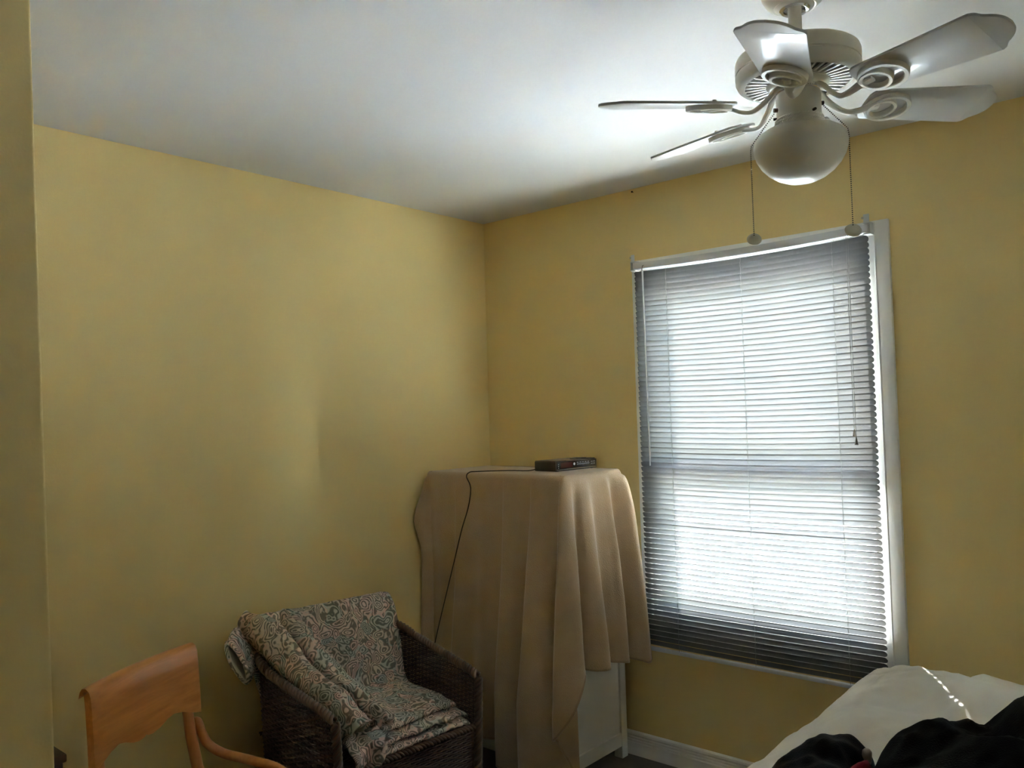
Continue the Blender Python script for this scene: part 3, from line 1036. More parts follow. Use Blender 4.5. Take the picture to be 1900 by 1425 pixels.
def blanket():
    vs, fs = [], []
    for i in range(NU):
        bx, by, hx, hy, hem, pw = bl[i]
        hem = max(hem, 0.012)
        for j in range(NVB):
            if j < 8:       # rounded shoulder over the cabinet edge
                a = j / 7 * math.pi / 2
                rr = 0.018
                z = TZ - rr * (1 - math.cos(a))
                k = rr * (1 - math.sin(a))
                cx_, cy_ = 0.41, -0.235
                dx = 1 if bx > 0.8 else (-1 if bx < 0.022 else 0)
                dy = -1 if by < -0.44 else 0
                if dx == 0 and dy == 0: dx = 1 if bx > 0.4 else -1
                vs.append((bx - dx * k, by - dy * k, z))
                continue
            v = (j - 7) / (NVB - 8)
            z = TZ - 0.018 - v * (TZ - 0.018 - hem)
            t = max(0.0, (TZ - 0.018 - z) / (TZ - 0.44))
            rp = t ** pw if t > 0 else 0
            rp = min(rp, 1.12)
            x = bx + (hx - bx) * rp
            y = by + (hy - by) * rp
            d = min(1, t * 2.5)
            x += 0.0055 * d * fnoise(bx * 7, by * 7, z * 2.2 + 3)
            y += 0.0060 * d * fnoise(bx * 7 + 9, by * 7, z * 2.2) + 0.0022 * fnoise(bx * 22, by * 22, z * 9)
            if bx < 0.034:
                y -= 0.050 * math.exp(-((z - 1.02) / 0.10) ** 2) * math.exp(-((by + 0.448) / 0.05) ** 2)
            if x < 0.006: x = 0.006
            z += 0.006 * d * v * fnoise(bx * 9, by * 9, 5.0)
            vs.append((x, y, z))
    for i in range(NU - 1):
        for j in range(NVB - 1):
            fs.append((i * NVB + j, i * NVB + j + 1, (i + 1) * NVB + j + 1, (i + 1) * NVB + j))
    # top: strips from the front/right rim back to the wall side
    rim = [i * NVB for i in range(NU)]
    nt_ = 14
    base = len(vs)
    for i in range(NU):
        x, y, z = vs[rim[i]]
        for k in range(1, nt_ + 1):
            w_ = k / nt_
            xx = x + (0.41 - x) * w_
            yy = y + (-0.10 - y) * w_
            zz = TZ + 0.0025 * fnoise(xx * 9, yy * 9, 1.0) * min(1, 3 * w_) + 0.0012 * fnoise(xx * 30, yy * 30, 2.0) * min(1, 3 * w_)
            vs.append((xx, yy, zz))
    for i in range(NU - 1):
        for k in range(nt_):
            a = rim[i] if k == 0 else base + i * nt_ + k - 1
            b2 = rim[i + 1] if k == 0 else base + (i + 1) * nt_ + k - 1
            c = base + (i + 1) * nt_ + k
            d2 = base + i * nt_ + k
            fs.append((a, b2, c, d2))
    # back edge of the top, along the wall
    a0, a1 = rim[0], rim[-1]
    fs.append(tuple([a1] + [base + (NU - 1) * nt_ + k for k in range(nt_)] + [base + k for k in range(nt_)][::-1] + [a0]))
    hem_pts = [vs[i * NVB + NVB - 1] for i in range(NU)]
    return (vs, fs), hem_pts


bl_mesh, hem_pts = blanket()
blk = obj('blanket', bl_mesh, MAT['fleece'], smooth=180, label='tan fleece blanket draped over the corner cabinet', cat='blanket')
add_mod(blk, 'SOLIDIFY', thickness=0.004, offset=1.0)
hem = obj('hem', tube([Vector(p) + Vector((0, 0, 0.006)) for p in hem_pts[::2]], 0.0058, 8), MAT['fleece_hem'], blk, smooth=180)

# ------------------------------------------------------------------ clock radio on the blanket
RT = TZ + 0.0035
radio = empty('clock_radio', (0.602, -0.162, RT), R(-3), label='black clock radio lying on top of the tan blanket', cat='clock radio')
# local: front face towards +x, length along y
RL, RD, RHt = 0.276, 0.120, 0.046


def rpart(name, mesh, mat, parent=None, **k):
    o = obj(name, mesh, MAT[mat], None, **k)
    o.parent = parent or radio
    return o


rpart('body', box(-RD / 2, RD / 2, -RL / 2, RL / 2, 0.002, RHt - 0.004, 0.002), 'radio', smooth=40)
rpart('lid', box(-RD / 2, RD / 2 - 0.006, -RL / 2 + 0.003, RL / 2 - 0.003, RHt - 0.005, RHt, 0.0015), 'radio_top', smooth=40)
fp = rpart('front_panel', box(RD / 2 - 0.001, RD / 2 + 0.002, -RL / 2 + 0.008, RL / 2 - 0.006, 0.010, RHt - 0.004, 0.001), 'radio_face', smooth=40)
fx = RD / 2 + 0.0021
rpart('display', box(fx - 0.001, fx + 0.0004, -RL / 2 + 0.030, -RL / 2 + 0.108, 0.014, RHt - 0.008, 0.0004, 1), 'radio_display', parent=fp)
mk = []
for k in range(3):
    mk.append(boxp(fx, fx + 0.0004, -RL / 2 + 0.014, -RL / 2 + 0.0185, 0.013 + 0.008 * k, 0.0165 + 0.008 * k))
for k in range(5):
    mk.append(boxp(fx, fx + 0.0004, 0.000 + 0.018 * k, 0.010 + 0.018 * k, 0.0315, 0.0345))
mk.append(boxp(fx, fx + 0.0004, 0.000, 0.085, 0.0255, 0.0270))
for k in range(9):
    mk.append(boxp(fx, fx + 0.0004, 0.002 + 0.0098 * k, 0.0034 + 0.0098 * k, 0.0215, 0.0245))
for k in range(2):
    mk.append(boxp(fx, fx + 0.0004, 0.096 + 0.016 * k, 0.107 + 0.016 * k, 0.0300, 0.0330))
    mk.append(boxp(fx, fx + 0.0004, 0.096 + 0.016 * k, 0.107 + 0.016 * k, 0.0210, 0.0240))
rpart('dial_print', join(*mk), 'radio_mark', parent=fp)
rpart('emblem', xf(lathe([(0, 0.0006), (0.0058, 0.0006), (0.006, 0.0)], 20), Matrix.Translation((fx, -0.018, 0.028)) @ Matrix.Rotation(R(90), 4, 'Y')), 'radio_mark', parent=fp)
rpart('trim_strip', box(RD / 2 - 0.001, RD / 2 + 0.0045, -RL / 2 + 0.006, RL / 2 - 0.003, 0.0065, 0.0100, 0.001), 'silver', smooth=40)
for k in range(3):
    rpart('button', box(0.012, 0.030, 0.010 + 0.034 * k, 0.036 + 0.034 * k, RHt - 0.001, RHt + 0.0028, 0.001, 1), 'radio', smooth=40)
for x in (-0.045, 0.045):
    for y in (-0.115, 0.115):
        rpart('foot', box(x - 0.006, x + 0.006, y - 0.006, y + 0.006, 0.0, 0.003), 'radio')

# power cord over the edge and down the front of the blanket
zc = TZ + 0.0062
cpts = [Vector((0.545, -0.3015, TZ + 0.014)), Vector((0.520, -0.3065, zc + 0.002)), Vector((0.480, -0.308, zc)), Vector((0.420, -0.314, zc)), Vector((0.365, -0.345, zc)), Vector((0.325, -0.385, zc)), Vector((0.297, -0.420, zc)),
        Vector((0.283, -0.441, zc - 0.0020)), Vector((0.276, -0.4530, TZ - 0.014))]
cpts += [Vector(p) for p in ((0.3044, -0.4590, 1.1638), (0.2921, -0.4630, 1.0820), (0.2481, -0.4660, 0.9745), (0.2037, -0.4700, 0.8422), (0.1397, -0.4740, 0.6586), (0.0938, -0.4780, 0.5223), (0.0603, -0.4800, 0.4100), (0.0384, -0.4800, 0.2984))]
tag(obj('power_cord', tube([tuple(p) for p in catmull(cpts, 90)], 0.0024, 8), MAT['black_cord'], smooth=180),
    'thin black power cord trailing down the tan blanket', 'power cord')

# ------------------------------------------------------------------ wicker armchair
WC = Vector((0.440, -1.165, 0))
wick = empty('wicker_armchair', WC, R(-5), label='dark brown wicker armchair with the folded quilt on it', cat='armchair')


def kpart(name, mesh, mat='wicker', parent=None, **k):
    o = obj(name, mesh, MAT[mat], None, **k)
    o.parent = parent or wick
    return o


def u_path(n):
    c = [(0.275, -0.285), (0.10, -0.292), (-0.10, -0.298), (-0.19, -0.290), (-0.250, -0.245), (-0.272, -0.16), (-0.276, 0.0),
         (-0.272, 0.16), (-0.250, 0.245), (-0.19, 0.290), (-0.10, 0.298), (0.10, 0.292), (0.275, 0.285)]
    return catmull(c, n)


UP = u_path(161)
seglen = np.concatenate([[0], np.cumsum(np.hypot(*np.diff(UP, axis=0).T))])
ULEN = seglen[-1]


def upos(s):
    x = np.interp(s, seglen, UP[:, 0]); y = np.interp(s, seglen, UP[:, 1])
    d = 0.004
    tx = np.interp(s + d, seglen, UP[:, 0]) - np.interp(s - d, seglen, UP[:, 0])
    ty = np.interp(s + d, seglen, UP[:, 1]) - np.interp(s - d, seglen, UP[:, 1])
    l = math.hypot(tx, ty) or 1
    return x, y, ty / l * -1, tx / l      # outward normal to be fixed below


def top_z(s):
    a = min(s, ULEN - s) / ULEN           # 0 at the arm fronts, .5 at the middle of the back
    return interp(a, [0, 0.03, 0.25, 0.32, 0.38, 0.5], [0.545, 0.560, 0.620, 0.660, 0.715, 0.735])


def out_n(s):
    x, y, nx, ny = upos(s)
    if nx * x + ny * y < 0: nx, ny = -nx, -ny
    return x, y, nx, ny


def shell_point(s, z, off=0.0):
    x, y, nx, ny = out_n(s)
    k = 0.045 * (z - 0.36) + off
    return Vector((x + nx * k, y + ny * k, z))


def weave(point, s0, s1, z0, z1f, pitch, stake, amp, rad):
    """rows of strand going over and under the stakes"""
    parts_v, parts_f = [], []
    row = 0
    z = z0
    ns = max(2, int((s1 - s0) / stake)) * 2
    while z < 0.75:
        run = []
        for i in range(ns + 1):
            s = s0 + (s1 - s0) * i / ns
            if z <= z1f(s):
                run.append((s, i))
            if (z > z1f(s) or i == ns) and len(run) > 1:
                base = len(parts_v)
                for q, (ss, ii) in enumerate(run):
                    o = amp * math.cos(math.pi * (ii / 2 + row))
                    for a, bb in ((rad, 0), (0, rad * 0.95), (-rad, 0), (0, -rad * 0.95)):
                        parts_v.append(point(ss, z + bb, o + a))
                for q in range(len(run) - 1):
                    for k in range(4):
                        k2 = (k + 1) % 4
                        parts_f.append((base + q * 4 + k, base + q * 4 + k2, base + (q + 1) * 4 + k2, base + (q + 1) * 4 + k))
                run = []
            elif z > z1f(s):
                run = []
        z += pitch
        row += 1
    return parts_v, parts_f


wv = weave(shell_point, 0.0, ULEN, 0.075, top_z, 0.0078, 0.022, 0.0028, 0.0036)
kpart('shell_weave', wv, smooth=180, kind='stuff')
# stakes inside the weave
st = []
ns = int(ULEN / 0.022)
for i in range(ns + 1):
    s = ULEN * i / ns
    st.append(tube([shell_point(s, 0.07), shell_point(s, 0.40), shell_point(s, top_z(s))], 0.0022, 5))
kpart('shell_stakes', join(*st), kind='stuff')


def braid(path, r_path, r_strand, twist, name, parent=None):
    """three strands twisted round a path"""
    P = catmull(path, max(20, int(sum((Vector(b) - Vector(a)).length for a, b in zip(path[:-1], path[1:])) / 0.0045)))
    pts, F = frames([tuple(p) for p in P])
    out = []
    for ph in (0, 2.094, 4.189):
        q = []
        L = 0
        for i, (p, (t, N, B)) in enumerate(zip(pts, F)):
            if i: L += (p - pts[i - 1]).length
            a = L / twist * 2 * math.pi + ph
            q.append(p + N * (r_path * math.cos(a)) + B * (r_path * 1.25 * math.sin(a)))
        out.append(tube(q, r_strand, 6))
    return kpart(name, join(*out), 'wicker_braid', parent, smooth=180)


tp = [shell_point(ULEN * i / 46, top_z(ULEN * i / 46) + 0.004) for i in range(47)]
braid(tp, 0.0085, 0.0068, 0.050, 'rim_braid')
for s in (0.0, ULEN):
    braid([shell_point(s, 0.545) + Vector((0.004, 0, 0)), shell_point(s, 0.38) + Vector((0.006, 0, 0)), shell_point(s, 0.2) + Vector((0.006, 0, 0)), shell_point(s, 0.03) + Vector((0.004, 0, 0))], 0.0085, 0.0066, 0.050, 'front_braid')


def apron_point(s, z, off=0.0):
    return Vector((0.268 + off, s, z))


kpart('front_weave', weave(apron_point, -0.272, 0.272, 0.075, lambda s: 0.365, 0.0078, 0.022, 0.0028, 0.0036), smooth=180, kind='stuff')


def seat_point(s, z, off=0.0):
    return Vector((-0.26 + (z - 0.0) * 0.72, s, 0.372 + off))


kpart('seat_weave', weave(seat_point, -0.275, 0.275, 0.0, lambda s: 0.735, 0.0110, 0.026, 0.0028, 0.0036), smooth=180, kind='stuff')
braid([(0.272, -0.27, 0.376), (0.276, 0.0, 0.378), (0.272, 0.27, 0.376)], 0.007, 0.006, 0.045, 'seat_braid')
for x, y in ((0.255, -0.27), (0.255, 0.27), (-0.225, -0.235), (-0.225, 0.235)):
    kpart('leg', lathe([(0.016, 0.37), (0.017, 0.10), (0.015, 0.0)], 14, x, y), 'wicker_braid', smooth=50)

# ------------------------------------------------------------------ paisley quilt on the armchair
quilt = empty('paisley_quilt', WC + Vector((0, 0, 0.38)), R(-5), label='folded paisley quilt in grey, sage and pink draped over the wicker armchair', cat='quilt')


def qpart(name, fn, nu, nv, thick, mats=('paisley', 'lining'), sub=1, flip=True):
    v, f = grid(fn, nu, nv)
    v = [Vector(p) - Vector((0, 0, 0.38)) for p in v]
    if flip: f = [q[::-1] for q in f]
    o = obj(name, (v, f), MAT[mats[0]], quilt, smooth=180)
    o.data.materials.append(MAT[mats[1]])
    add_mod(o, 'SOLIDIFY', thickness=thick, offset=-1.0, material_offset=1, material_offset_rim=0)
    add_mod(o, 'SUBSURF', levels=sub, render_levels=sub)
    return o


# profile of the main drape from behind the back, over the rim, down to the seat and forward
PR = catmull([(-0.332, 0.60), (-0.330, 0.64), (-0.326, 0.69), (-0.314, 0.745), (-0.288, 0.772), (-0.258, 0.764), (-0.232, 0.722), (-0.205, 0.650), (-0.182, 0.560),
              (-0.150, 0.485), (-0.085, 0.452), (0.02, 0.448), (0.11, 0.450), (0.17, 0.446)], 80)


def drape(u, v):
    y = -0.300 + 0.605 * u
    i = v * (len(PR) - 1)
    a = int(min(i, len(PR) - 2)); t = i - a
    x = PR[a][0] * (1 - t) + PR[a + 1][0] * t
    z = PR[a][1] * (1 - t) + PR[a + 1][1] * t
    # narrower on the seat, gathered towards the left arm
    y = y * (1 - 0.12 * smooth01((v - 0.55) / 0.3)) + 0.010 * math.sin(v * 9) * (1 - u)
    front = smooth01((v - 0.36) / 0.1) * (1 - 0.6 * smooth01((v - 0.75) / 0.2))
    fold = 0.022 * front * math.sin((u * 5.2 + v * 1.6) * 2 * math.pi * 0.55 + 0.6) * (1.15 - u)
    fold += 0.010 * fnoise(u * 7, v * 6, 4.0) + 0.006 * fnoise(u * 16, v * 14, 9.0)
    nx, nz = 0.55, 0.83
    if v > 0.42: nx, nz = 0.85, 0.5
    if v < 0.25: nx, nz = -0.9, 0.0
    # droop of the top edge towards the left
    zz = z + 0.012 * (1 - u) * smooth01((0.62 - v) / 0.3)
    return (x + nx * fold, y, zz + nz * fold)


qpart('back_drape', drape, 54, 80, 0.020)


# thick rolls of quilt gathered along the left arm
def roll(path, rad, flat, seed, open_end=0.25, wrap=(-0.62, 0.62)):
    P = catmull(path, 60)
    pts, F = frames([tuple(p) for p in P])

    def fn(u, v):
        i = min(int(u * 59 + 0.5), 59)
        p, (t, N, B) = pts[i], F[i]
        a = math.pi * 2 * (wrap[0] + (wrap[1] - wrap[0]) * v) * 0.5 * 2 * 0.5
        r = rad * (1 + 0.28 * fnoise(u * 5, v * 4, seed) + 0.16 * fnoise(u * 9, v * 12, seed + 5) + 0.07 * fnoise(u * 22, v * 16, seed + 8)) * (1 + 0.12 * math.sin(u * 8 + seed))
        r *= 0.72 + 0.28 * smooth01(abs(a) / 0.9) if a < 0 else 1.0
        # N is up, B is across
        return p + N * (r * math.cos(a)) + B * (r * flat * math.sin(a))
    return fn


qpart('arm_roll', roll([(-0.300, -0.285, 0.735), (-0.225, -0.275, 0.730), (-0.130, -0.258, 0.685), (-0.010, -0.240, 0.615), (0.100, -0.222, 0.560), (0.190, -0.200, 0.508), (0.235, -0.190, 0.470)],
                       0.060, 0.74, 1.0, wrap=(-1.15, 1.15)), 60, 40, 0.016)
qpart('arm_roll', roll([(-0.280, -0.165, 0.752), (-0.200, -0.160, 0.722), (-0.115, -0.145, 0.648), (-0.005, -0.115, 0.570), (0.105, -0.085, 0.512), (0.180, -0.070, 0.486), (0.225, -0.068, 0.466)],
                       0.050, 0.72, 4.0, wrap=(-1.1, 1.1)), 60, 36, 0.016)


# loop of the quilt hanging over the back corner, lining showing inside
def loop(u, v):
    a = 2 * math.pi * v
    d = u * 0.11
    rx, rz = 0.030 * (1 + 0.15 * u), 0.075
    c0 = Vector((-0.190, -0.385, 0.655))
    ax = Vector((0.75, -0.66, 0)); bx_ = Vector((0.66, 0.75, 0))
    side = rx * math.cos(a) - 0.42 * rz * math.sin(a)
    up = rz * math.sin(a) * (1 + 0.08 * fnoise(u * 4, v * 6, 3))
    p = c0 + bx_ * (side + 0.004 * fnoise(u * 5, v * 7, 8)) + Vector((0, 0, up)) - ax * d + Vector((0, 0, 0.25 * d))
    return (p.x, p.y, p.z)


lp = qpart('corner_loop', loop, 14, 34, 0.016, flip=False)


# folded layers lying on the seat, edges towards the front
def layer(z0, th, x1, y0, y1, seed, skew):
    def fn(u, v):
        # v goes round the folded front edge: top surface, edge, underside
        y = y0 + (y1 - y0) * u
        xf_ = x1 + skew * (u - 0.5) + 0.012 * fnoise(u * 6, 0.0, seed) + 0.004 * math.sin(u * 70 + seed)
        if v < 0.62:
            t = v / 0.62
            x = -0.13 + (xf_ + 0.13) * t
            z = z0 + th + 0.010 * fnoise(u * 5, t * 5, seed) + 0.004 * fnoise(u * 14, t * 14, seed)
            z -= 0.35 * th * smooth01((t - 0.8) / 0.2)
        elif v < 0.8:
            a = (v - 0.62) / 0.18 * math.pi
            x = xf_ + 0.45 * th * math.sin(a)
            z = z0 + 0.5 * th * (1 + math.cos(a)) * 0.65 + 0.0
        else:
            t = (v - 0.8) / 0.2
            x = xf_ - 0.25 * t
            z = z0
        edge = min(u, 1 - u)
        z -= 0.012 * (1 - smooth01(edge / 0.05))
        return (x, y, z)
    return fn


qpart('seat_layer', layer(0.388, 0.030, 0.262, -0.150, 0.262, 2.0, -0.02), 46, 40, 0.006, mats=('paisley', 'paisley'))
qpart('seat_layer', layer(0.416, 0.030, 0.252, -0.130, 0.258, 6.0, -0.02), 46, 40, 0.006, mats=('paisley', 'paisley'))
qpart('seat_layer', layer(0.444, 0.030, 0.215, -0.100, 0.246, 11.0, -0.03), 46, 40, 0.006, mats=('paisley', 'paisley'))


# corner that hangs over the front of the seat beside the left arm
def hang(u, v):
    y = -0.235 + 0.135 * u
    x = 0.225 + 0.062 * smooth01(v * 3) + 0.010 * fnoise(u * 4, v * 4, 6)
    z = 0.475 - 0.155 * v * (1 - 0.55 * u) - 0.012 * (1 - u)
    x += 0.012 * math.sin(u * 9 + 1)
    return (x, y, z)


qpart('hanging_corner', hang, 20, 20, 0.012)

# ------------------------------------------------------------------ oak chair
OC = Vector((0.627, -2.034, 0))
OA = math.atan2(0.443, 0.896)
oak = empty('oak_chair', OC, OA, label='honey oak armchair with scalloped backrest near the closet corner', cat='chair')


def opart(name, mesh, mat='oak_post', parent=None, **k):
    o = obj(name, mesh, MAT[mat], None, **k)
    o.parent = parent or oak
    return o


def crest():
    """curved back rail: rolled top edge, wavy lower edge (local y across, x forward, z up)"""
    prof = [(-0.022, 0.842), (-0.016, 0.8505), (-0.006, 0.8515), (0.004, 0.844), (0.0095, 0.830), (0.0125, 0.80), (0.0150, 0.76), (0.0175, 0.72), (0.0200, 0.0)]
    nu = 60
    vs, fs = [], []
    for side in (0, 1):
        for i in range(nu + 1):
            u = i / nu * 2 - 1
            y = 0.2035 * u
            bow = -0.020 * (1 - u * u)
            au = abs(u)
            zb = interp(au, [0, 0.03, 0.12, 0.25, 0.40, 0.52, 0.60, 0.68, 0.80, 0.92, 1.0],
                        [0.668, 0.664, 0.661, 0.666, 0.679, 0.685, 0.681, 0.678, 0.668, 0.660, 0.656])
            n = len(prof)
            for k in range(n):
                x, z = prof[k]
                if k == n - 1: z = zb
                elif z < 0.80: z = zb + (0.80 - zb) * (z - 0.66) / 0.14
                th = 0.019 if k > 3 else 0.016
                if side == 0:
                    vs.append((bow + x, y, z))
                else:
                    # back face, following the curl
                    xb = x - th if k > 2 else x - 0.004
                    zb_ = z - (0.016 if k <= 2 else 0)
                    vs.append((bow + xb, y, zb_))
    n = len(prof)
    off = (nu + 1) * n
    for i in range(nu):
        for k in range(n - 1):
            a = i * n + k
            fs.append((a, a + n, a + n + 1, a + 1))
            fs.append((off + a, off + a + 1, off + a + n + 1, off + a + n))
        a = i * n
        fs.append((a, off + a, off + a + n, a + n))
        a = i * n + n - 1
        fs.append((a, a + n, off + a + n, off + a))
    for i in (0, nu):
        for k in range(n - 1):
            a = i * n + k
            q = (a, a + 1, off + a + 1, off + a)
            fs.append(q if i == 0 else q[::-1])
    return vs, fs


opart('crest_rail', crest(), 'oak', smooth=45)
for sy in (-1, 1):
    y = 0.172 * sy
    opart('back_post', tube([(-0.020, y, 0.815), (-0.012, y, 0.74), (0.008, y, 0.60), (0.040, y, 0.46), (0.052, y, 0.41), (0.040, y, 0.30), (-0.030, y, 0.0)],
                            [0.011, 0.013, 0.014, 0.0145, 0.0145, 0.0145, 0.013], 12, [0.014, 0.0165, 0.018, 0.018, 0.018, 0.017, 0.015]), smooth=50)
    a = catmull([(0.004, y + 0.022 * sy, 0.632), (0.014, y + 0.024 * sy, 0.628), (0.022, y + 0.028 * sy, 0.600), (0.036, y + 0.040 * sy, 0.562), (0.075, y + 0.058 * sy, 0.532),
                 (0.15, y + 0.070 * sy, 0.515), (0.24, y + 0.066 * sy, 0.500), (0.31, y + 0.045 * sy, 0.470), (0.335, y + 0.030 * sy, 0.420)], 40)
    opart('arm', tube([tuple(p) for p in a], 0.0125, 12, 0.0150), smooth=60)
    opart('front_leg', lathe([(0.018, 0.40), (0.019, 0.30), (0.021, 0.22), (0.017, 0.12), (0.015, 0.0)], 14, 0.40, 0.185 * sy), smooth=50)
    opart('side_stretcher', tube([(0.0, 0.178 * sy, 0.20), (0.20, 0.182 * sy, 0.19), (0.40, 0.185 * sy, 0.18)], [0.008, 0.011, 0.008], 10), smooth=50)
sb = bmesh.new()
add_box(sb, 0.020, 0.440, -0.225, 0.225, 0.400, 0.428, 0.010, 3)
opart('seat', sb, 'oak', smooth=50)
opart('front_stretcher', tube([(0.40, -0.185, 0.24), (0.40, 0, 0.24), (0.40, 0.185, 0.24)], [0.008, 0.012, 0.008], 10), smooth=50)

# ------------------------------------------------------------------ dark wooden chest in the nook by the closet
chest = empty('wooden_chest', (0.16, -2.28, 0), label='dark brown wooden chest tucked behind the closet corner', cat='chest')
for nm, b_ in (('body', box(-0.130, 0.130, -0.195, 0.165, 0.03, 0.538, 0.004)), ('lid', box(-0.138, 0.140, -0.202, 0.172, 0.5385, 0.562, 0.005))):
    obj(nm, b_, MAT['dark_wood'], chest, smooth=40)
for x in (-0.115, 0.115):
    for y in (-0.18, 0.15):
        obj('foot', box(x - 0.014, x + 0.014, y - 0.014, y + 0.014, 0, 0.0295), MAT['dark_wood'], chest)
obj('latch', box(-0.012, 0.012, 0.1655, 0.169, 0.505, 0.537, 0.001, 1), MAT['silver'], chest)

# ------------------------------------------------------------------ bed
bed = empty('bed', (2.68, -1.42, 0), label='bed with mattress under the white comforter below the window', cat='bed')
BM = Matrix.Translation((-2.68, 1.42, 0))


def dpart(name, mesh, mat, **k):
    o = obj(name, mesh, MAT[mat], None, **k)
    o.parent = bed
    o.matrix_parent_inverse = BM
    return o


dpart('mattress', box(1.98, 3.40, -2.32, -0.50, 0.345, 0.58, 0.04, 3), 'mattress', smooth=50)
dpart('box_spring', box(2.00, 3.38, -2.30, -0.52, 0.16, 0.343, 0.015, 2), 'mattress', smooth=50)
for x in (2.06, 3.32):
    for y in (-2.22, -0.62):
        dpart('leg', lathe([(0.025, 0.159), (0.022, 0.0)], 14, x, y), 'dark_wood', smooth=50)

CFX0, CFX1, CFY0, CFY1 = 1.835, 3.52, -2.45, -0.315


def bed_z(x, y):
    def edge(d, r):
        if d >= r: return 1.0
        if d <= 0: return 0.0
        return (1 - (1 - d / r) ** 2.3) ** (1 / 2.3)
    ex = edge(x - CFX0, 0.300) * edge(CFX1 - x, 0.20)
    ey = edge(CFY1 - y, 0.260) * edge(y - CFY0, 0.20)
    top = 0.728 + 0.016 * math.sin((x - 1.9) * 3.0) + 0.018 * fnoise(x * 1.6, y * 1.6, 2.0)
    # stitched channels
    gx = (x - 1.90 + 0.03 * fnoise(x * 3, y * 3, 7.0)) / 0.335
    gy = (y + 0.55 + 0.03 * fnoise(x * 3 + 5, y * 3, 7.0)) / 0.335
    puff = 0.016 * (abs(math.sin(math.pi * gx)) ** 0.5) * (abs(math.sin(math.pi * gy)) ** 0.5)
    wr = 0.012 * fnoise(x * 9, y * 3.5, 1.0) + 0.008 * fnoise(x * 20, y * 8, 3.0) + 0.0042 * fnoise(x * 44, y * 20, 5.0)
    side = 1 - ex
    wr += side * 0.024 * fnoise(x * 4, y * 16, 11.0) + side * 0.010 * fnoise(x * 7, y * 34, 14.0)
    k = min(ex, ey) ** 0.9 * max(ex, ey) ** 0.1 if min(ex, ey) > 0 else 0
    return 0.30 + (top + puff - 0.016 - 0.30) * k + wr * (0.3 + 0.7 * k)


def comforter():
    nx, ny = 190, 210
    xs = CFX0 + (CFX1 - CFX0) * (np.linspace(0, 1, nx) ** 1.45)
    ys = CFY1 - (CFY1 - CFY0) * (np.linspace(0, 1, ny) ** 1.35)
    vs = [(x, y, bed_z(x, y)) for x in xs for y in ys]
    fs = [(i * ny + j, i * ny + j + 1, (i + 1) * ny + j + 1, (i + 1) * ny + j) for i in range(nx - 1) for j in range(ny - 1)]
    # skirt hanging a little lower all round
    rim = [i * ny for i in range(nx)] + [(nx - 1) * ny + j for j in range(1, ny)] + [i * ny + ny - 1 for i in range(nx - 2, -1, -1)] + [j for j in range(ny - 2, 0, -1)]
    b0 = len(vs)
    for q, r in enumerate(rim):
        x, y, z = vs[r]
        cx_, cy_ = (CFX0 + CFX1) / 2, (CFY0 + CFY1) / 2
        vs.append((x + 0.006 * math.sin(q * 0.9), y + 0.006 * math.cos(q * 0.7), 0.235 + 0.012 * fnoise(x * 5, y * 5, 0)))
    n = len(rim)
    for q in range(n):
        q2 = (q + 1) % n
        fs.append((rim[q], rim[q2], b0 + q2, b0 + q))
    return vs, fs


cf = obj('comforter', comforter(), MAT['comforter'], smooth=180, label='puffy white comforter spread over the bed', cat='comforter')


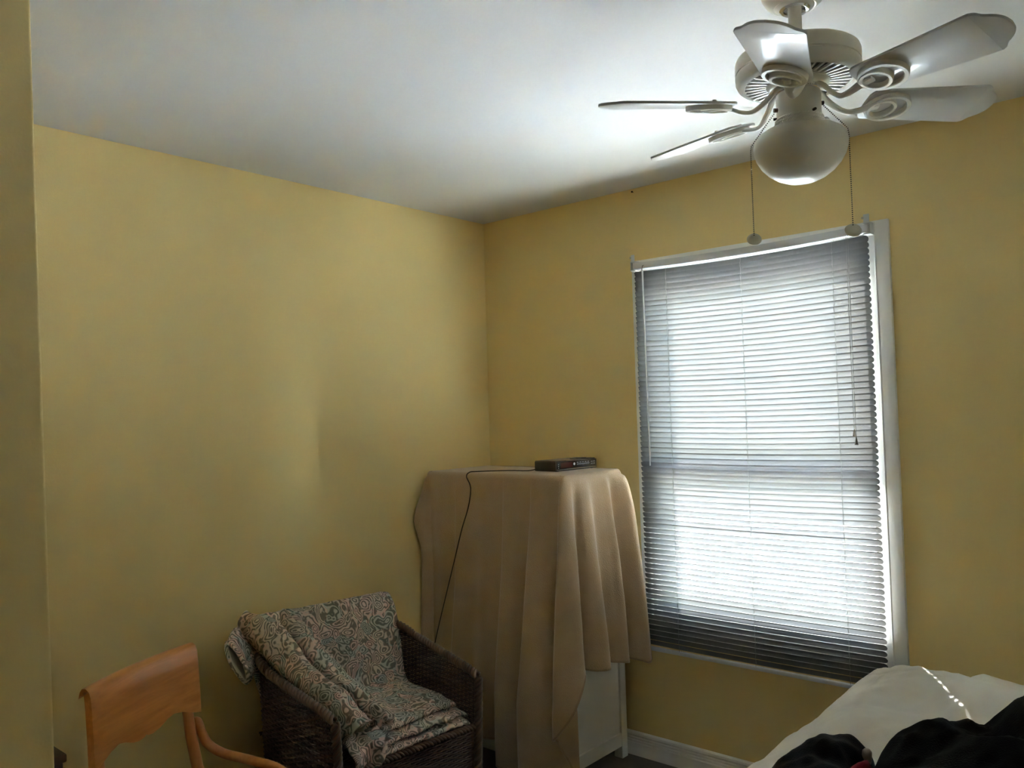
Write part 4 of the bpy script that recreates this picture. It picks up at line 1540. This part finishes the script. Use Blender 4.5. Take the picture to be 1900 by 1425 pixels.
# ------------------------------------------------------------------ clothes on the bed
def heap(name, region, blobs, mat, seed, folds, label, cat, nx=90, ny=90, lift=0.004):
    """crumpled cloth lying on the comforter: closed mesh, rim tucked onto the bed"""
    x0, x1, y0, y1 = region

    def h(x, y):
        v = 0
        for bx, by, rx, ry, hh in blobs:
            d = ((x - bx) / rx) ** 2 + ((y - by) / ry) ** 2
            if d < 1: v = max(v, hh * (1 - d) ** 0.42)
        if v <= 0: return 0
        rid = 1 - abs(fnoise(x * folds, y * folds * 0.6, seed)) * 2.4
        rid2 = 1 - abs(fnoise(x * folds * 2.1 + 3, y * folds * 2.1, seed + 4)) * 2.2
        return v * (0.80 + 0.22 * rid + 0.09 * rid2)
    xs = np.linspace(x0, x1, nx); ys = np.linspace(y0, y1, ny)
    idx = {}
    vs, fs = [], []
    hv = {}
    for i, x in enumerate(xs):
        for j, y in enumerate(ys):
            hv[i, j] = h(x, y)
    keep = lambda i, j: 0 <= i < nx - 1 and 0 <= j < ny - 1 and max(hv[i, j], hv[i + 1, j], hv[i, j + 1], hv[i + 1, j + 1]) > 0.0
    for top in (1, 0):
        for i in range(nx - 1):
            for j in range(ny - 1):
                if not keep(i, j): continue
                q = []
                for a, b2 in ((i, j), (i + 1, j), (i + 1, j + 1), (i, j + 1)):
                    k = (a, b2, top if hv[a, b2] > 0 else 2)
                    if k not in idx:
                        x, y = xs[a], ys[b2]
                        zz = bed_z(x, y) + lift + (hv[a, b2] if top else -0.001 if hv[a, b2] > 0 else 0)
                        idx[k] = len(vs)
                        vs.append((x, y, zz))
                    q.append(idx[k])
                fs.append(tuple(q) if top else tuple(q[::-1]))
    o = obj(name, (vs, fs), MAT[mat], smooth=180, label=label, cat=cat)
    return o


heap('black_garment', (2.18, 3.02, -2.10, -0.86), [(2.36, -1.30, 0.115, 0.21, 0.112), (2.46, -1.28, 0.15, 0.24, 0.105), (2.535, -1.13, 0.150, 0.19, 0.138), (2.66, -1.30, 0.28, 0.26, 0.125),
                                                  (2.50, -1.62, 0.26, 0.36, 0.125), (2.60, -1.42, 0.30, 0.34, 0.140)],
     'black_cloth', 2.0, 5.0, 'heap of crumpled black clothing on the white comforter', 'clothing', 110, 130)
heap('navy_trousers', (2.02, 2.34, -1.86, -1.20), [(2.185, -1.375, 0.072, 0.11, 0.082), (2.180, -1.47, 0.085, 0.15, 0.070), (2.15, -1.58, 0.08, 0.18, 0.050)],
     'navy_cloth', 7.0, 9.0, 'dark navy garment lying left of the black heap', 'clothing', 70, 90, lift=0.003)
heap('red_garment', (2.20, 2.36, -1.76, -1.40), [(2.262, -1.475, 0.030, 0.075, 0.085)],
     'red_cloth', 5.0, 12.0, 'small red piece of cloth between the navy and black clothing', 'clothing', 40, 50, lift=0.006)
# grey cord toggle lying between the garments
tgl = tag(obj('cord_toggle', lathe([(0.0, 0.017), (0.006, 0.016), (0.009, 0.012), (0.0095, 0.0), (0.009, -0.012), (0.006, -0.016), (0.0, -0.017)], 16), MAT['tassel'], smooth=60),
          'small grey cord toggle between the navy and black clothing', 'toggle')
tgl.location = (2.242, -1.362, bed_z(2.242, -1.362) + 0.060)
tgl.rotation_euler = (R(14), R(10), 0)

# ------------------------------------------------------------------ nail in the window wall
nl = tag(obj('nail', xf(lathe([(0.0, 0.012), (0.004, 0.0115), (0.0042, 0.010), (0.0016, 0.0095), (0.0016, -0.004)], 12), Matrix.Rotation(R(90), 4, 'X')), MAT['nail'], smooth=50),
         'small dark nail in the yellow wall near the ceiling', 'nail')
nl.location = (0.892, 0, 2.425)
